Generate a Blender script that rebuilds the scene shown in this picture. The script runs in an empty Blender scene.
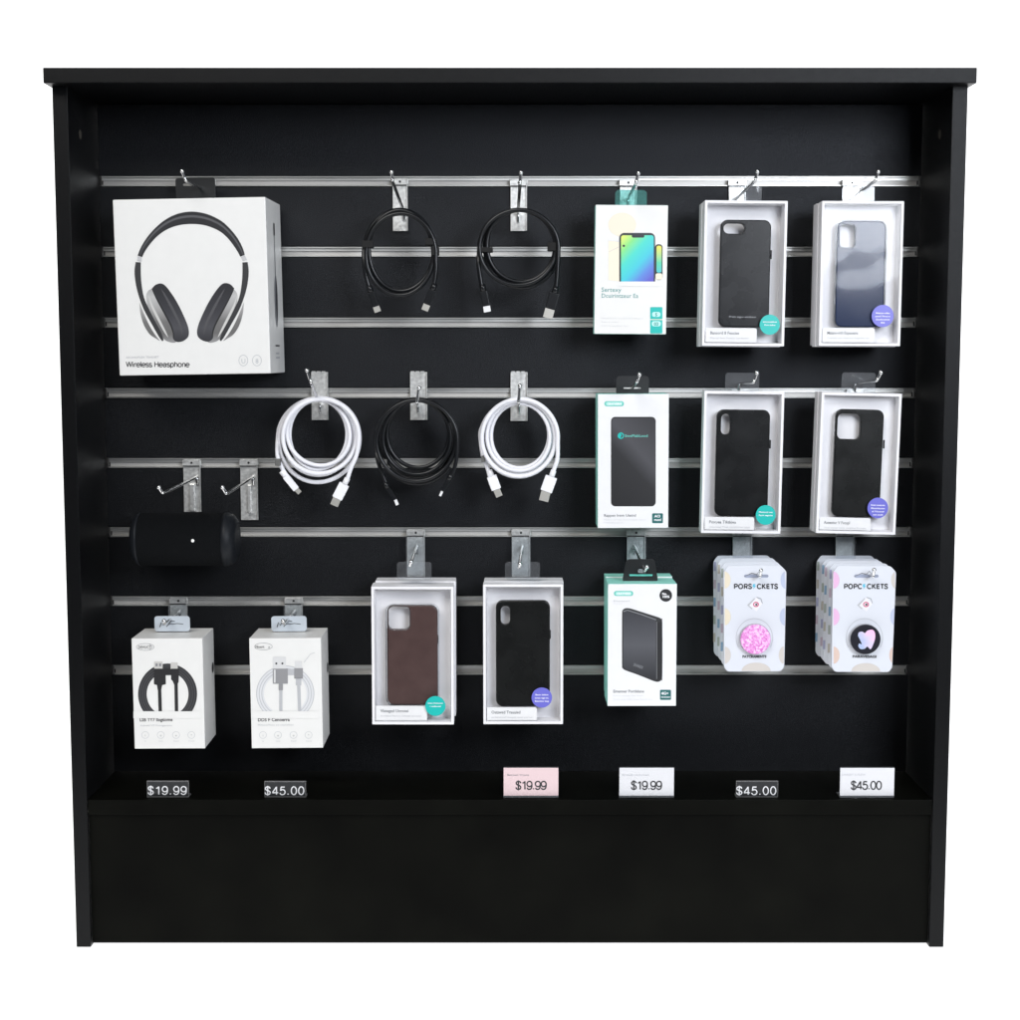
import bpy, bmesh, math, random
from mathutils import Vector, Matrix
random.seed(4)
S = bpy.context.scene
C = S.collection
D = 0.146                       # depth of the cabinet's inside, front edge (y=0) to slatwall
# ------------------------------------------------------------------ camera
CAM = Vector((0.0, -2.087, 0.816)); F = 1559.0; PITCH = math.atan(155 / 1559.0)
def ray(px, py):
    a = (px - 510) / F; b = (510 - py) / F
    return Vector((a, math.cos(PITCH) + b * math.sin(PITCH), -math.sin(PITCH) + b * math.cos(PITCH)))
def P(px, py, Y):               # point at depth Y measured off the photograph
    r = ray(px, py); return CAM + r * ((Y - CAM.y) / r.y)
cam = bpy.data.cameras.new('camera'); cam.sensor_width = 36; cam.lens = 36 * F / 1020
cam.clip_end = 100; cam.clip_start = 0.05
co = bpy.data.objects.new('camera', cam); C.objects.link(co)
co.location = CAM; co.rotation_euler = (math.pi / 2 - PITCH, 0, 0); S.camera = co
S.view_settings.view_transform = 'Standard'; S.view_settings.look = 'None'; S.view_settings.exposure = 0
S.cycles.transparent_max_bounces = 24; S.cycles.max_bounces = 10

# ------------------------------------------------------------------ materials
def s2l(c):
    return tuple((v / 255 / 12.92) if v <= 10 else ((v / 255 + .055) / 1.055) ** 2.4 for v in c)
MATS = {}
def mat(name, col, rough=.5, metal=0, spec=.5, coat=0, noise=None, bump=None, srgb=True, sheen=0, nvar=.12):
    if name in MATS: return MATS[name]
    m = bpy.data.materials.new(name); m.use_nodes = True; nt = m.node_tree
    b = nt.nodes['Principled BSDF']
    c = s2l(col) if srgb else col
    b.inputs['Base Color'].default_value = (*c, 1)
    b.inputs['Roughness'].default_value = rough; b.inputs['Metallic'].default_value = metal
    b.inputs['Specular IOR Level'].default_value = spec; b.inputs['Coat Weight'].default_value = coat
    b.inputs['Coat Roughness'].default_value = .12
    if sheen: b.inputs['Sheen Weight'].default_value = sheen
    if noise or bump:
        tc = nt.nodes.new('ShaderNodeTexCoord')
    if noise:
        n = nt.nodes.new('ShaderNodeTexNoise'); n.inputs['Scale'].default_value = noise; n.inputs['Detail'].default_value = 5
        nt.links.new(tc.outputs['Object'], n.inputs['Vector'])
        r = nt.nodes.new('ShaderNodeMapRange'); r.inputs['From Min'].default_value = .3; r.inputs['From Max'].default_value = .7
        r.inputs['To Min'].default_value = 1 - nvar; r.inputs['To Max'].default_value = 1 + nvar
        nt.links.new(n.outputs['Fac'], r.inputs['Value'])
        mx = nt.nodes.new('ShaderNodeVectorMath'); mx.operation = 'SCALE'; mx.inputs[0].default_value = c
        nt.links.new(r.outputs[0], mx.inputs['Scale']); nt.links.new(mx.outputs[0], b.inputs['Base Color'])
        r2 = nt.nodes.new('ShaderNodeMapRange'); r2.inputs['To Min'].default_value = max(.03, rough - .1); r2.inputs['To Max'].default_value = rough + .1
        nt.links.new(n.outputs['Fac'], r2.inputs['Value']); nt.links.new(r2.outputs[0], b.inputs['Roughness'])
    if bump:
        n = nt.nodes.new('ShaderNodeTexNoise'); n.inputs['Scale'].default_value = bump[0]; n.inputs['Detail'].default_value = 3
        nt.links.new(tc.outputs['Object'], n.inputs['Vector'])
        bp = nt.nodes.new('ShaderNodeBump'); bp.inputs['Strength'].default_value = bump[1]; bp.inputs['Distance'].default_value = bump[2]
        nt.links.new(n.outputs['Fac'], bp.inputs['Height']); nt.links.new(bp.outputs[0], b.inputs['Normal'])
    MATS[name] = m; return m
def film(name, tint=(1, 1, 1), rough=.04, haze=0.0, ior=1.45, hazecol=(.8, .82, .85), bump=.35, bscale=14):
    m = bpy.data.materials.new(name); m.use_nodes = True; nt = m.node_tree; nt.nodes.clear()
    o = nt.nodes.new('ShaderNodeOutputMaterial'); t = nt.nodes.new('ShaderNodeBsdfTransparent'); t.inputs[0].default_value = (*tint, 1)
    g = nt.nodes.new('ShaderNodeBsdfGlossy'); g.inputs['Roughness'].default_value = rough
    f = nt.nodes.new('ShaderNodeFresnel'); f.inputs[0].default_value = ior
    tc = nt.nodes.new('ShaderNodeTexCoord'); n = nt.nodes.new('ShaderNodeTexNoise'); n.inputs['Scale'].default_value = bscale; n.inputs['Detail'].default_value = 1
    nt.links.new(tc.outputs['Object'], n.inputs['Vector'])
    bp = nt.nodes.new('ShaderNodeBump'); bp.inputs['Strength'].default_value = bump; bp.inputs['Distance'].default_value = .004
    nt.links.new(n.outputs['Fac'], bp.inputs['Height']); nt.links.new(bp.outputs[0], g.inputs['Normal'])
    mx = nt.nodes.new('ShaderNodeMixShader'); nt.links.new(f.outputs[0], mx.inputs[0])
    nt.links.new(t.outputs[0], mx.inputs[1]); nt.links.new(g.outputs[0], mx.inputs[2])
    last = mx
    if haze:
        d = nt.nodes.new('ShaderNodeBsdfDiffuse'); d.inputs[0].default_value = (*hazecol, 1)
        m2 = nt.nodes.new('ShaderNodeMixShader'); m2.inputs[0].default_value = haze
        nt.links.new(mx.outputs[0], m2.inputs[1]); nt.links.new(d.outputs[0], m2.inputs[2]); last = m2
    nt.links.new(last.outputs[0], o.inputs[0]); MATS[name] = m; return m
def ramp_mat(name, stops, axis, rough=.3, coord='Generated', rot=0):
    m = bpy.data.materials.new(name); m.use_nodes = True; nt = m.node_tree; b = nt.nodes['Principled BSDF']
    b.inputs['Roughness'].default_value = rough
    tc = nt.nodes.new('ShaderNodeTexCoord'); dt = nt.nodes.new('ShaderNodeVectorMath'); dt.operation = 'DOT_PRODUCT'
    nt.links.new(tc.outputs[coord], dt.inputs[0]); dt.inputs[1].default_value = axis
    r = nt.nodes.new('ShaderNodeValToRGB'); nt.links.new(dt.outputs['Value'], r.inputs[0]); nt.links.new(r.outputs[0], b.inputs['Base Color'])
    while len(r.color_ramp.elements) > 1: r.color_ramp.elements.remove(r.color_ramp.elements[-1])
    r.color_ramp.elements[0].position = stops[0][0]; r.color_ramp.elements[0].color = (*s2l(stops[0][1]), 1)
    for p, c in stops[1:]:
        e = r.color_ramp.elements.new(p); e.color = (*s2l(c), 1)
    MATS[name] = m; return m

BLK = mat('black_melamine', (.0017, .0018, .0020), .36, spec=.26, bump=(1150, .6, .0010), noise=380, srgb=False, nvar=.3)
BLKB = mat('black_melamine_lower', (.0023, .0024, .0017), .5, spec=.05, bump=(1500, .3, .0008), noise=9, srgb=False, nvar=.5)
EDGE = mat('black_edge_band', (.0026, .0028, .0032), .38, spec=.16, bump=(1400, .35, .0008), noise=300, srgb=False)
BLK.node_tree.nodes['Principled BSDF'].inputs['Specular Tint'].default_value = (.88, .92, 1.0, 1)
ALU = mat('brushed_aluminium', (.62, .62, .60), .40, 1, noise=9, srgb=False, nvar=.10)
ALUG = mat('aluminium_groove', (.50, .49, .47), .5, .7, noise=6, srgb=False, nvar=.14)
ZINC = mat('zinc_plate', (.74, .74, .72), .40, .85, noise=220, bump=(260, .25, .001), srgb=False, nvar=.16)
CHR = mat('chrome_wire', (.72, .72, .72), .14, 1, srgb=False)
DARK = mat('dark_slot', (.01, .01, .01), .6, srgb=False)
CARD = mat('white_card', (.74, .74, .745), .42, noise=60, srgb=False, nvar=.012)
CARDW = mat('warm_white_card', (.73, .725, .705), .45, noise=60, srgb=False, nvar=.012)
TRAYM = mat('white_tray_card', (.77, .765, .785), .5, noise=30, srgb=False, nvar=.03)
TEAL = mat('teal_card', (162, 236, 222), .4)
TEALP = mat('teal_pill_print', (96, 190, 176), .4)
TEALD = mat('teal_dark_print', (38, 128, 122), .4)
TEALS = mat('teal_sticker', (26, 178, 170), .35)
TEALT = mat('teal_text', (60, 140, 138), .5)
PURP = mat('purple_sticker', (104, 104, 196), .35)
INK = mat('black_ink', (30, 30, 32), .5)
INK2 = mat('charcoal_ink', (46, 46, 48), .5)
G1 = mat('grey_ink', (120, 122, 126), .5)
G2 = mat('light_grey_ink', (176, 178, 182), .5)
G3 = mat('pale_grey_ink', (208, 209, 212), .5)
WHI = mat('white_print', (238, 238, 240), .45)
FILM = film('clear_window_film', ior=1.31, rough=.06, bump=.22)
CLEAR = film('clear_plastic', (.95, .96, .97), .10, .05, ior=1.5, bump=.3, bscale=40)
CLEART = film('clear_teal_plastic', (.55, .80, .78), .08, .16, hazecol=(.25, .6, .56))
SLEEVE = film('clear_hook_sleeve', (.92, .94, .95), .12, .07, ior=1.5, bump=.5, bscale=70)
BTAB = mat('black_hang_tab', (.012, .013, .014), .35, srgb=False)
PALET = mat('pale_blue_hang_tab', (.52, .57, .62), .35, srgb=False)

# ------------------------------------------------------------------ helpers
def empty(name, loc, rot=(0, 0, 0)):
    o = bpy.data.objects.new(name, None); C.objects.link(o); o.location = loc; o.rotation_euler = rot
    o.empty_display_size = .02; return o
def tag(o, label=None, cat=None, group=None, kind=None):
    if label: o['label'] = label
    if cat: o['category'] = cat
    if group: o['group'] = group
    if kind: o['kind'] = kind
    return o
def link(name, me, mats, parent=None):
    o = bpy.data.objects.new(name, me); C.objects.link(o)
    if not isinstance(mats, (list, tuple)): mats = [mats]
    for m in mats: me.materials.append(m)
    if parent: o.parent = parent
    return o
def from_bm(name, bm, mats, parent=None, smooth=False):
    bmesh.ops.recalc_face_normals(bm, faces=bm.faces)
    me = bpy.data.meshes.new(name); bm.to_mesh(me); bm.free()
    if smooth: me.polygons.foreach_set('use_smooth', [True] * len(me.polygons))
    return link(name, me, mats, parent)
def smooth_angle(o, a=40):
    me = o.data
    me.polygons.foreach_set('use_smooth', [True] * len(me.polygons))
    bm = bmesh.new(); bm.from_mesh(me)
    for e in bm.edges:
        if len(e.link_faces) == 2 and e.calc_face_angle(0) > math.radians(a): e.smooth = False
    bm.to_mesh(me); bm.free(); return o
def box(bm, x0, x1, y0, y1, z0, z1, bev=0, mi=0, seg=2):
    t = bmesh.new()
    bmesh.ops.create_cube(t, size=1)
    for v in t.verts:
        v.co = Vector(((x0 + x1) / 2 + v.co.x * (x1 - x0), (y0 + y1) / 2 + v.co.y * (y1 - y0), (z0 + z1) / 2 + v.co.z * (z1 - z0)))
    if bev: bmesh.ops.bevel(t, geom=t.edges[:], offset=bev, segments=seg, affect='EDGES', profile=.6)
    for f in t.faces: f.material_index = mi
    join(bm, t); return bm
def join(bm, t):
    me = bpy.data.meshes.new('tmp'); t.to_mesh(me); t.free(); bm.from_mesh(me); bpy.data.meshes.remove(me)
def boxobj(name, x0, x1, y0, y1, z0, z1, m, parent=None, bev=.001):
    bm = bmesh.new(); box(bm, x0, x1, y0, y1, z0, z1, bev); return from_bm(name, bm, m, parent)
def catmull(pts, n=8):
    pts = [Vector(p) for p in pts]; out = []
    q = [pts[0] * 2 - pts[1]] + pts + [pts[-1] * 2 - pts[-2]]
    for i in range(1, len(q) - 2):
        a, b, c, d = q[i - 1], q[i], q[i + 1], q[i + 2]
        for k in range(n):
            t = k / n
            out.append(.5 * ((2 * b) + (c - a) * t + (2 * a - 5 * b + 4 * c - d) * t * t + (3 * b - a - 3 * c + d) * t ** 3))
    out.append(pts[-1]); return out
def tube(bm, pts, r, seg=10, mi=0, taper=None, cap=True):
    pts = [Vector(p) for p in pts]; rings = []; n0 = None
    for i, p in enumerate(pts):
        t = (pts[min(i + 1, len(pts) - 1)] - pts[max(i - 1, 0)]).normalized()
        if n0 is None:
            n0 = t.orthogonal().normalized()
        n0 = (n0 - t * n0.dot(t)).normalized(); b = t.cross(n0)
        rr = taper(i / (len(pts) - 1)) * r if taper else r
        rings.append([bm.verts.new(p + (n0 * math.cos(k * 2 * math.pi / seg) + b * math.sin(k * 2 * math.pi / seg)) * rr) for k in range(seg)])
    for a, b in zip(rings, rings[1:]):
        for k in range(seg):
            f = bm.faces.new((a[k], a[(k + 1) % seg], b[(k + 1) % seg], b[k])); f.material_index = mi; f.smooth = True
    if cap:
        for rg in (rings[0], rings[-1]):
            f = bm.faces.new(rg); f.material_index = mi
def rrect(x0, z0, x1, z1, r, n=6):
    x0, x1 = min(x0, x1), max(x0, x1); z0, z1 = min(z0, z1), max(z0, z1)
    r = min(r, (x1 - x0) / 2 - 1e-6, (z1 - z0) / 2 - 1e-6); out = []
    for cx, cz, a0 in ((x1 - r, z1 - r, 0), (x0 + r, z1 - r, 90), (x0 + r, z0 + r, 180), (x1 - r, z0 + r, 270)):
        for k in range(n + 1):
            a = math.radians(a0 + 90 * k / n); out.append((cx + r * math.cos(a), cz + r * math.sin(a)))
    return out
def ell(cx, cz, rx, rz=None, n=32, rot=0, a0=0, a1=360):
    rz = rx if rz is None else rz; out = []; c, s = math.cos(math.radians(rot)), math.sin(math.radians(rot))
    full = abs(a1 - a0) >= 360
    for k in range(n if full else n + 1):
        a = math.radians(a0 + (a1 - a0) * k / n); x = rx * math.cos(a); z = rz * math.sin(a)
        out.append((cx + x * c - z * s, cz + x * s + z * c))
    return out
def curve_mesh(splines=None, text=None, size=1, extrude=0, bevel=0, offset=0, spacing=1, align='LEFT', res=3):
    if text is not None:
        cu = bpy.data.curves.new('t', 'FONT'); cu.body = text; cu.size = size; cu.space_character = spacing
        cu.align_x = align; cu.offset = offset; cu.resolution_u = res
    else:
        cu = bpy.data.curves.new('t', 'CURVE'); cu.dimensions = '2D'; cu.fill_mode = 'BOTH'
        for sp in splines:
            s = cu.splines.new('POLY'); s.points.add(len(sp) - 1)
            for i, (x, z) in enumerate(sp): s.points[i].co = (x, z, 0, 1)
            s.use_cyclic_u = True
        cu.bevel_resolution = 2; cu.offset = -bevel
    cu.extrude = extrude; cu.bevel_depth = bevel
    o = bpy.data.objects.new('t', cu); C.objects.link(o)
    dg = bpy.context.evaluated_depsgraph_get(); dg.update()
    me = bpy.data.meshes.new_from_object(o.evaluated_get(dg))
    bpy.data.objects.remove(o); bpy.data.curves.remove(cu); return me
def plate(name, splines, y0, y1, m, parent=None, bevel=.0004):
    """flat shape in the local x-z plane from depth y0 to y1; further splines are holes"""
    th = abs(y1 - y0); bevel = min(bevel, th * .45)
    me = curve_mesh(splines, extrude=th / 2 - bevel, bevel=bevel)
    yc = (y0 + y1) / 2
    for v in me.vertices: x, y, z = v.co; v.co = (x, yc - z, y)
    me.materials.clear()
    return link(name, me, m, parent)
class Art:
    """printed artwork: thin layers on one face, gathered into ONE mesh"""
    def __init__(s, fc, d=0.0): s.f = fc; s.d = d; s.v = []; s.fa = []; s.mi = []; s.mats = []
    def m(s, mt):
        if mt not in s.mats: s.mats.append(mt)
        return s.mats.index(mt)
    def y(s, L): return s.d - .00018 - .00006 * L
    def loc(s, pts): return [s.f.uv(x, y, s.d) for x, y in pts]
    def poly(s, pts, mt, L=1):
        b = len(s.v); s.v += [(x, s.y(L), z) for x, z in s.loc(pts)]
        s.fa.append(list(range(b, len(s.v)))); s.mi.append(s.m(mt))
    def strip(s, A, B, mt, L=1):
        A = s.loc(A); B = s.loc(B); b = len(s.v); n = len(A)
        s.v += [(x, s.y(L), z) for x, z in A] + [(x, s.y(L), z) for x, z in B]
        for i in range(n - 1): s.fa.append([b + i, b + i + 1, b + n + i + 1, b + n + i]); s.mi.append(s.m(mt))
    def line(s, pts, w, mt, L=1):
        A = []; B = []
        for i, p in enumerate(pts):
            a = pts[max(i - 1, 0)]; c = pts[min(i + 1, len(pts) - 1)]
            dx, dy = c[0] - a[0], c[1] - a[1]; l = math.hypot(dx, dy) or 1
            ww = w if not callable(w) else w(i / (len(pts) - 1))
            A.append((p[0] - dy / l * ww / 2, p[1] + dx / l * ww / 2)); B.append((p[0] + dy / l * ww / 2, p[1] - dx / l * ww / 2))
        s.strip(A, B, mt, L)
    def ring(s, cx, cy, rx, ry, w, mt, L=1, a0=0, a1=360, n=40, rot=0):
        f = lambda k: ell(cx, cy, rx - w * k, ry - w * k, n, rot, a0, a1)
        A, B = f(0), f(1)
        if abs(a1 - a0) >= 360: A.append(A[0]); B.append(B[0])
        s.strip(A, B, mt, L)
    def text(s, t, x, y, h, mt, L=2, align='LEFT', bold=0, sp=1, width=None, rot=0):
        """baseline at photo point (x,y), capital height h px, optional exact width px"""
        x0, z0 = s.f.uv(x, y, s.d); x1, z1 = s.f.uv(x, y - h, s.d); H = (z1 - z0)
        me = curve_mesh(text=t, size=1, offset=bold, spacing=sp, align='LEFT', res=2)
        if not me.vertices: return
        mxw = max(v.co.x for v in me.vertices); k = H / .70
        kx = k
        if width: kx = (s.f.uv(x + width, y, s.d)[0] - x0) / mxw
        off = -mxw * kx * {'LEFT': 0, 'CENTER': .5, 'RIGHT': 1}[align]
        c, sn = math.cos(rot), math.sin(rot); b = len(s.v)
        for v in me.vertices:
            dx = v.co.x * kx + off; dz = v.co.y * k
            s.v.append((x0 + dx * c - dz * sn, s.y(L), z0 + dx * sn + dz * c))
        for p in me.polygons: s.fa.append([b + i for i in p.vertices]); s.mi.append(s.m(mt))
        bpy.data.meshes.remove(me)
    def build(s, name, parent=None):
        me = bpy.data.meshes.new(name); me.from_pydata(s.v, [], s.fa)
        for m_ in s.mats: me.materials.append(m_)
        me.polygons.foreach_set('material_index', s.mi)
        for p in me.polygons:
            if p.normal.y > 0: p.flip()
        me.update(); o = bpy.data.objects.new(name, me); C.objects.link(o); o.parent = parent or s.f.o; return o
def _arc(cx, cy, rx, ry, a0, a1, n=14):
    return [(cx + rx * math.cos(math.radians(a0 + (a1 - a0) * i / n)), cy + ry * math.sin(math.radians(a0 + (a1 - a0) * i / n))) for i in range(n + 1)]
def _sm(*p): return [(v.x, v.y) for v in catmull([(a, b, 0) for a, b in p], 4)]
_S = _sm((.56, .76), (.5, .92), (.3, 1), (.1, .92), (.05, .74), (.14, .6), (.3, .52), (.46, .44), (.57, .28), (.5, .08), (.3, 0), (.09, .08), (.02, .26))
GLYPH = {
 '1': (.60, [[(.38, 0), (.38, 1.0)], [(.36, .97), (.27, .84), (.10, .77)]]), '0': (.66, [_arc(.3, .5, .28, .5, 0, 360, 28)]),
 '9': (.66, [_arc(.3, .67, .28, .33, 0, 360, 24), _sm((.58, .66), (.57, .36), (.48, .1), (.3, 0), (.13, .04), (.04, .2))]),
 '4': (.68, [[(.46, 0), (.46, 1)], [(.44, .97), (.03, .28)], [(0, .25), (.64, .25)]]),
 '5': (.66, [[(.54, .96), (.12, .96)], [(.15, .97), (.09, .5)], _sm((.09, .52), (.2, .61), (.33, .64), (.5, .55), (.58, .34), (.5, .09), (.3, 0), (.11, .05), (.02, .22))]),
 '$': (.66, [_S, [(.3, -.12), (.3, 1.12)]]), '.': (.30, [[(.1, 0), (.1, .13)]]), ' ': (.3, []),
 'W': (.9, [[(0, 1), (.22, 0)], [(.22, 0), (.43, 1)], [(.43, 1), (.64, 0)], [(.64, 0), (.86, 1)]]), 'i': (.22, [[(.08, 0), (.08, .7)], [(.08, .86), (.08, .98)]]),
 'r': (.38, [[(.08, 0), (.08, .72)], _sm((.08, .46), (.17, .66), (.34, .7))]), 'e': (.56, [_sm((.02, .38), (.48, .38), (.44, .62), (.26, .72), (.08, .62), (.02, .38), (.07, .1), (.26, 0), (.46, .1))]),
 'l': (.22, [[(.08, 0), (.08, 1)]]), 's': (.48, [_sm((.4, .6), (.22, .72), (.05, .6), (.08, .43), (.24, .36), (.4, .26), (.4, .08), (.2, 0), (.02, .12))]),
 'H': (.7, [[(.07, 0), (.07, 1)], [(.57, 0), (.57, 1)], [(.07, .52), (.57, .52)]]), 'a': (.56, [_sm((.05, .6), (.22, .72), (.42, .62), (.44, .4), (.44, 0)), _sm((.44, .42), (.2, .42), (.03, .22), (.16, 0), (.34, .04), (.44, .2))]),
 'p': (.58, [[(.08, -.26), (.08, .72)], _arc(.28, .36, .22, .36, 0, 360, 18)]), 'h': (.56, [[(.08, 0), (.08, 1)], _sm((.08, .5), (.2, .7), (.38, .68), (.44, .48), (.44, 0))]),
 'n': (.56, [[(.08, 0), (.08, .72)], _sm((.08, .5), (.2, .7), (.38, .68), (.44, .48), (.44, 0))]), 'o': (.58, [_arc(.26, .36, .24, .36, 0, 360, 20)]),
 'P': (.8, [[(.08, 0), (.08, 1)], _sm((.08, .97), (.45, .97), (.64, .86), (.64, .58), (.45, .46), (.08, .46))]), 'O': (1.0, [_arc(.43, .5, .4, .49, 0, 360, 26)]),
 'R': (.82, [[(.08, 0), (.08, 1)], _sm((.08, .97), (.45, .97), (.64, .86), (.64, .6), (.45, .48), (.08, .48)), [(.4, .46), (.66, 0)]]), 'S': (.72, [_S]),
 'C': (.86, [_arc(.43, .5, .4, .49, 42, 318, 22)]), 'K': (.8, [[(.08, 0), (.08, 1)], [(.62, 1), (.12, .42)], [(.28, .58), (.66, 0)]]),
 'E': (.7, [[(.08, 0), (.08, 1)], [(.08, .95), (.58, .95)], [(.08, .5), (.54, .5)], [(.08, .05), (.58, .05)]]), 'T': (.7, [[(.33, 0), (.33, .96)], [(0, .95), (.66, .95)]]),
}
def lettering(A, t, x, y, h, w, mt, L=2, width=None, sp=0):
    """monoline sans lettering, baseline at photo point (x,y), cap height h"""
    tot = sum(GLYPH[c][0] + sp for c in t) - sp; kx = (width / tot) if width else h; cx = 0
    for i, c in enumerate(t):
        for j, st in enumerate(GLYPH[c][1]):
            A.line([(x + (cx + a) * kx, y - b * h) for a, b in st], w, mt, L + .35 * j)
        cx += GLYPH[c][0] + sp
class Face:
    """front of a thing that stands square to the slatwall; fitted to the four corners seen in the photograph"""
    def __init__(s, name, TL, TR, BR, BL, Y, yaw=0, level=False):
        a, b, c, d = (P(*q, Y) for q in (TL, TR, BR, BL))
        mt, mb = (a + b) / 2, (c + d) / 2
        s.w = ((b - a).length + (c - d).length) / 2; s.h = (mt - mb).length
        roll = 0 if level else math.atan2(mt.x - mb.x, mt.z - mb.z)
        s.o = empty(name, mb, (0, roll, yaw)); s.M = Matrix.LocRotScale(mb, s.o.rotation_euler, None); s.I = s.M.inverted()
    def uv(s, px, py, d=0.0):
        o = s.I @ CAM; r = s.I.to_3x3() @ ray(px, py); t = (d - o.y) / r.y; p = o + r * t
        return (p.x, p.z)
    def rr(s, x0, y0, x1, y1, r, d=0):
        a = s.uv(x0, y1, d); b = s.uv(x1, y0, d); return rrect(a[0], a[1], b[0], b[1], r * .00138)
class Flat:                     # same interface for plates placed on a plane of the world
    def __init__(s, o): s.o = o; s.I = Matrix.LocRotScale(o.location, o.rotation_euler, None).inverted()
    uv = Face.uv; rr = Face.rr

# ------------------------------------------------------------------ setting
def sweep():
    bm = bmesh.new(); prof = [(-.6, 0), (1.2, 0)]
    for k in range(1, 13):
        a = math.pi / 2 * k / 12; prof.append((1.2 + .8 * math.sin(a), .8 - .8 * math.cos(a)))
    prof.append((2.0, 4.2)); L = []
    for x in (-5, 5): L.append([bm.verts.new((x, y, z)) for y, z in prof])
    for i in range(len(prof) - 1): bm.faces.new((L[0][i], L[1][i], L[1][i + 1], L[0][i + 1]))
    return bm
sw = mat('glowing_white_sweep', (.8, .8, .8), .8, spec=0, srgb=False)
sb = sw.node_tree.nodes['Principled BSDF']; sb.inputs['Emission Color'].default_value = (1, 1, 1, 1); sb.inputs['Emission Strength'].default_value = .95  # backdrop glows by itself, so it stays pure white and shows no shadow
o = from_bm('backdrop', sweep(), sw, smooth=True); tag(o, kind='structure')

# ------------------------------------------------------------------ cabinet
cab = empty('display_cabinet', (0, 0, 0))
tag(cab, 'black melamine display cabinet with aluminium slatwall back and bottom ledge', 'display cabinet')
ZT, ZL0, ZL1 = 1.1666, .188, .209
boxobj('top_panel', -.605, .605, -.022, .175, ZT, ZT + .0198, EDGE, cab, .0012)
for s in (-1, 1):
    sp = boxobj('side_panel', *sorted((s * .580, s * .600)), 0, .17, .0006, ZT + .001, EDGE, cab, .0008)
    bm = bmesh.new(); pr = []
    for k in range(24):
        a = k * math.pi / 12; pr.append(bm.verts.new((s * .5795, .055 + .0065 * math.cos(a), 1.112 + .0065 * math.sin(a))))
    bm.faces.new(pr); cpo = from_bm('screw_cap', bm, mat('grey_cap', (70, 66, 60), .5), sp)
boxobj('ledge', -.5795, .5795, .0015, .168, ZL0, ZL1, BLKB, cab, .001)
boxobj('base_panel', -.5795, .5795, .008, .024, .0036, ZL0 - .0005, BLKB, cab, .0006)
ROWS = [1.0597, 0.9614, 0.862, 0.762, 0.6618, 0.5621, 0.4616, 0.3605]
GH = .0147
bm = bmesh.new(); top = ZT - .0005
for z in ROWS + [None]:
    lo = (z + GH / 2) if z else ZL1 + .0005
    box(bm, -.5795, .5795, D, D + .016, lo + .0002, top - .0002, .0006, 0, 1)
    if z: top = z - GH / 2
box(bm, -.5795, .5795, D + .0165, D + .020, ZL1 + .001, ZT + .002)
from_bm('back_panel', bm, BLK, cab)
def rail(z):
    bm = bmesh.new(); x0, x1 = -.5755, .5755; h = GH / 2; w = .0012
    box(bm, x0, x1, D - .0016, D + .0118, z + h - .0022, z + h - .0004, .0003, 0, 1)   # top lip
    box(bm, x0, x1, D + .0016, D + .0028, z + h - .0062, z + h - .0024, 0, 0)          # retaining lip behind it
    box(bm, x0, x1, D - .0016, D + .0118, z - h + .0004, z - h + .0020, .0003, 0, 1)   # bottom lip
    box(bm, x0 + .001, x1 - .001, D + .0042, D + .0054, z - h + .0022, z + h - .0024, 0, 1)      # web inside the groove
    return bm
for z in ROWS: from_bm('slat_rail', rail(z), [ALU, ALUG], cab)

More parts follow.
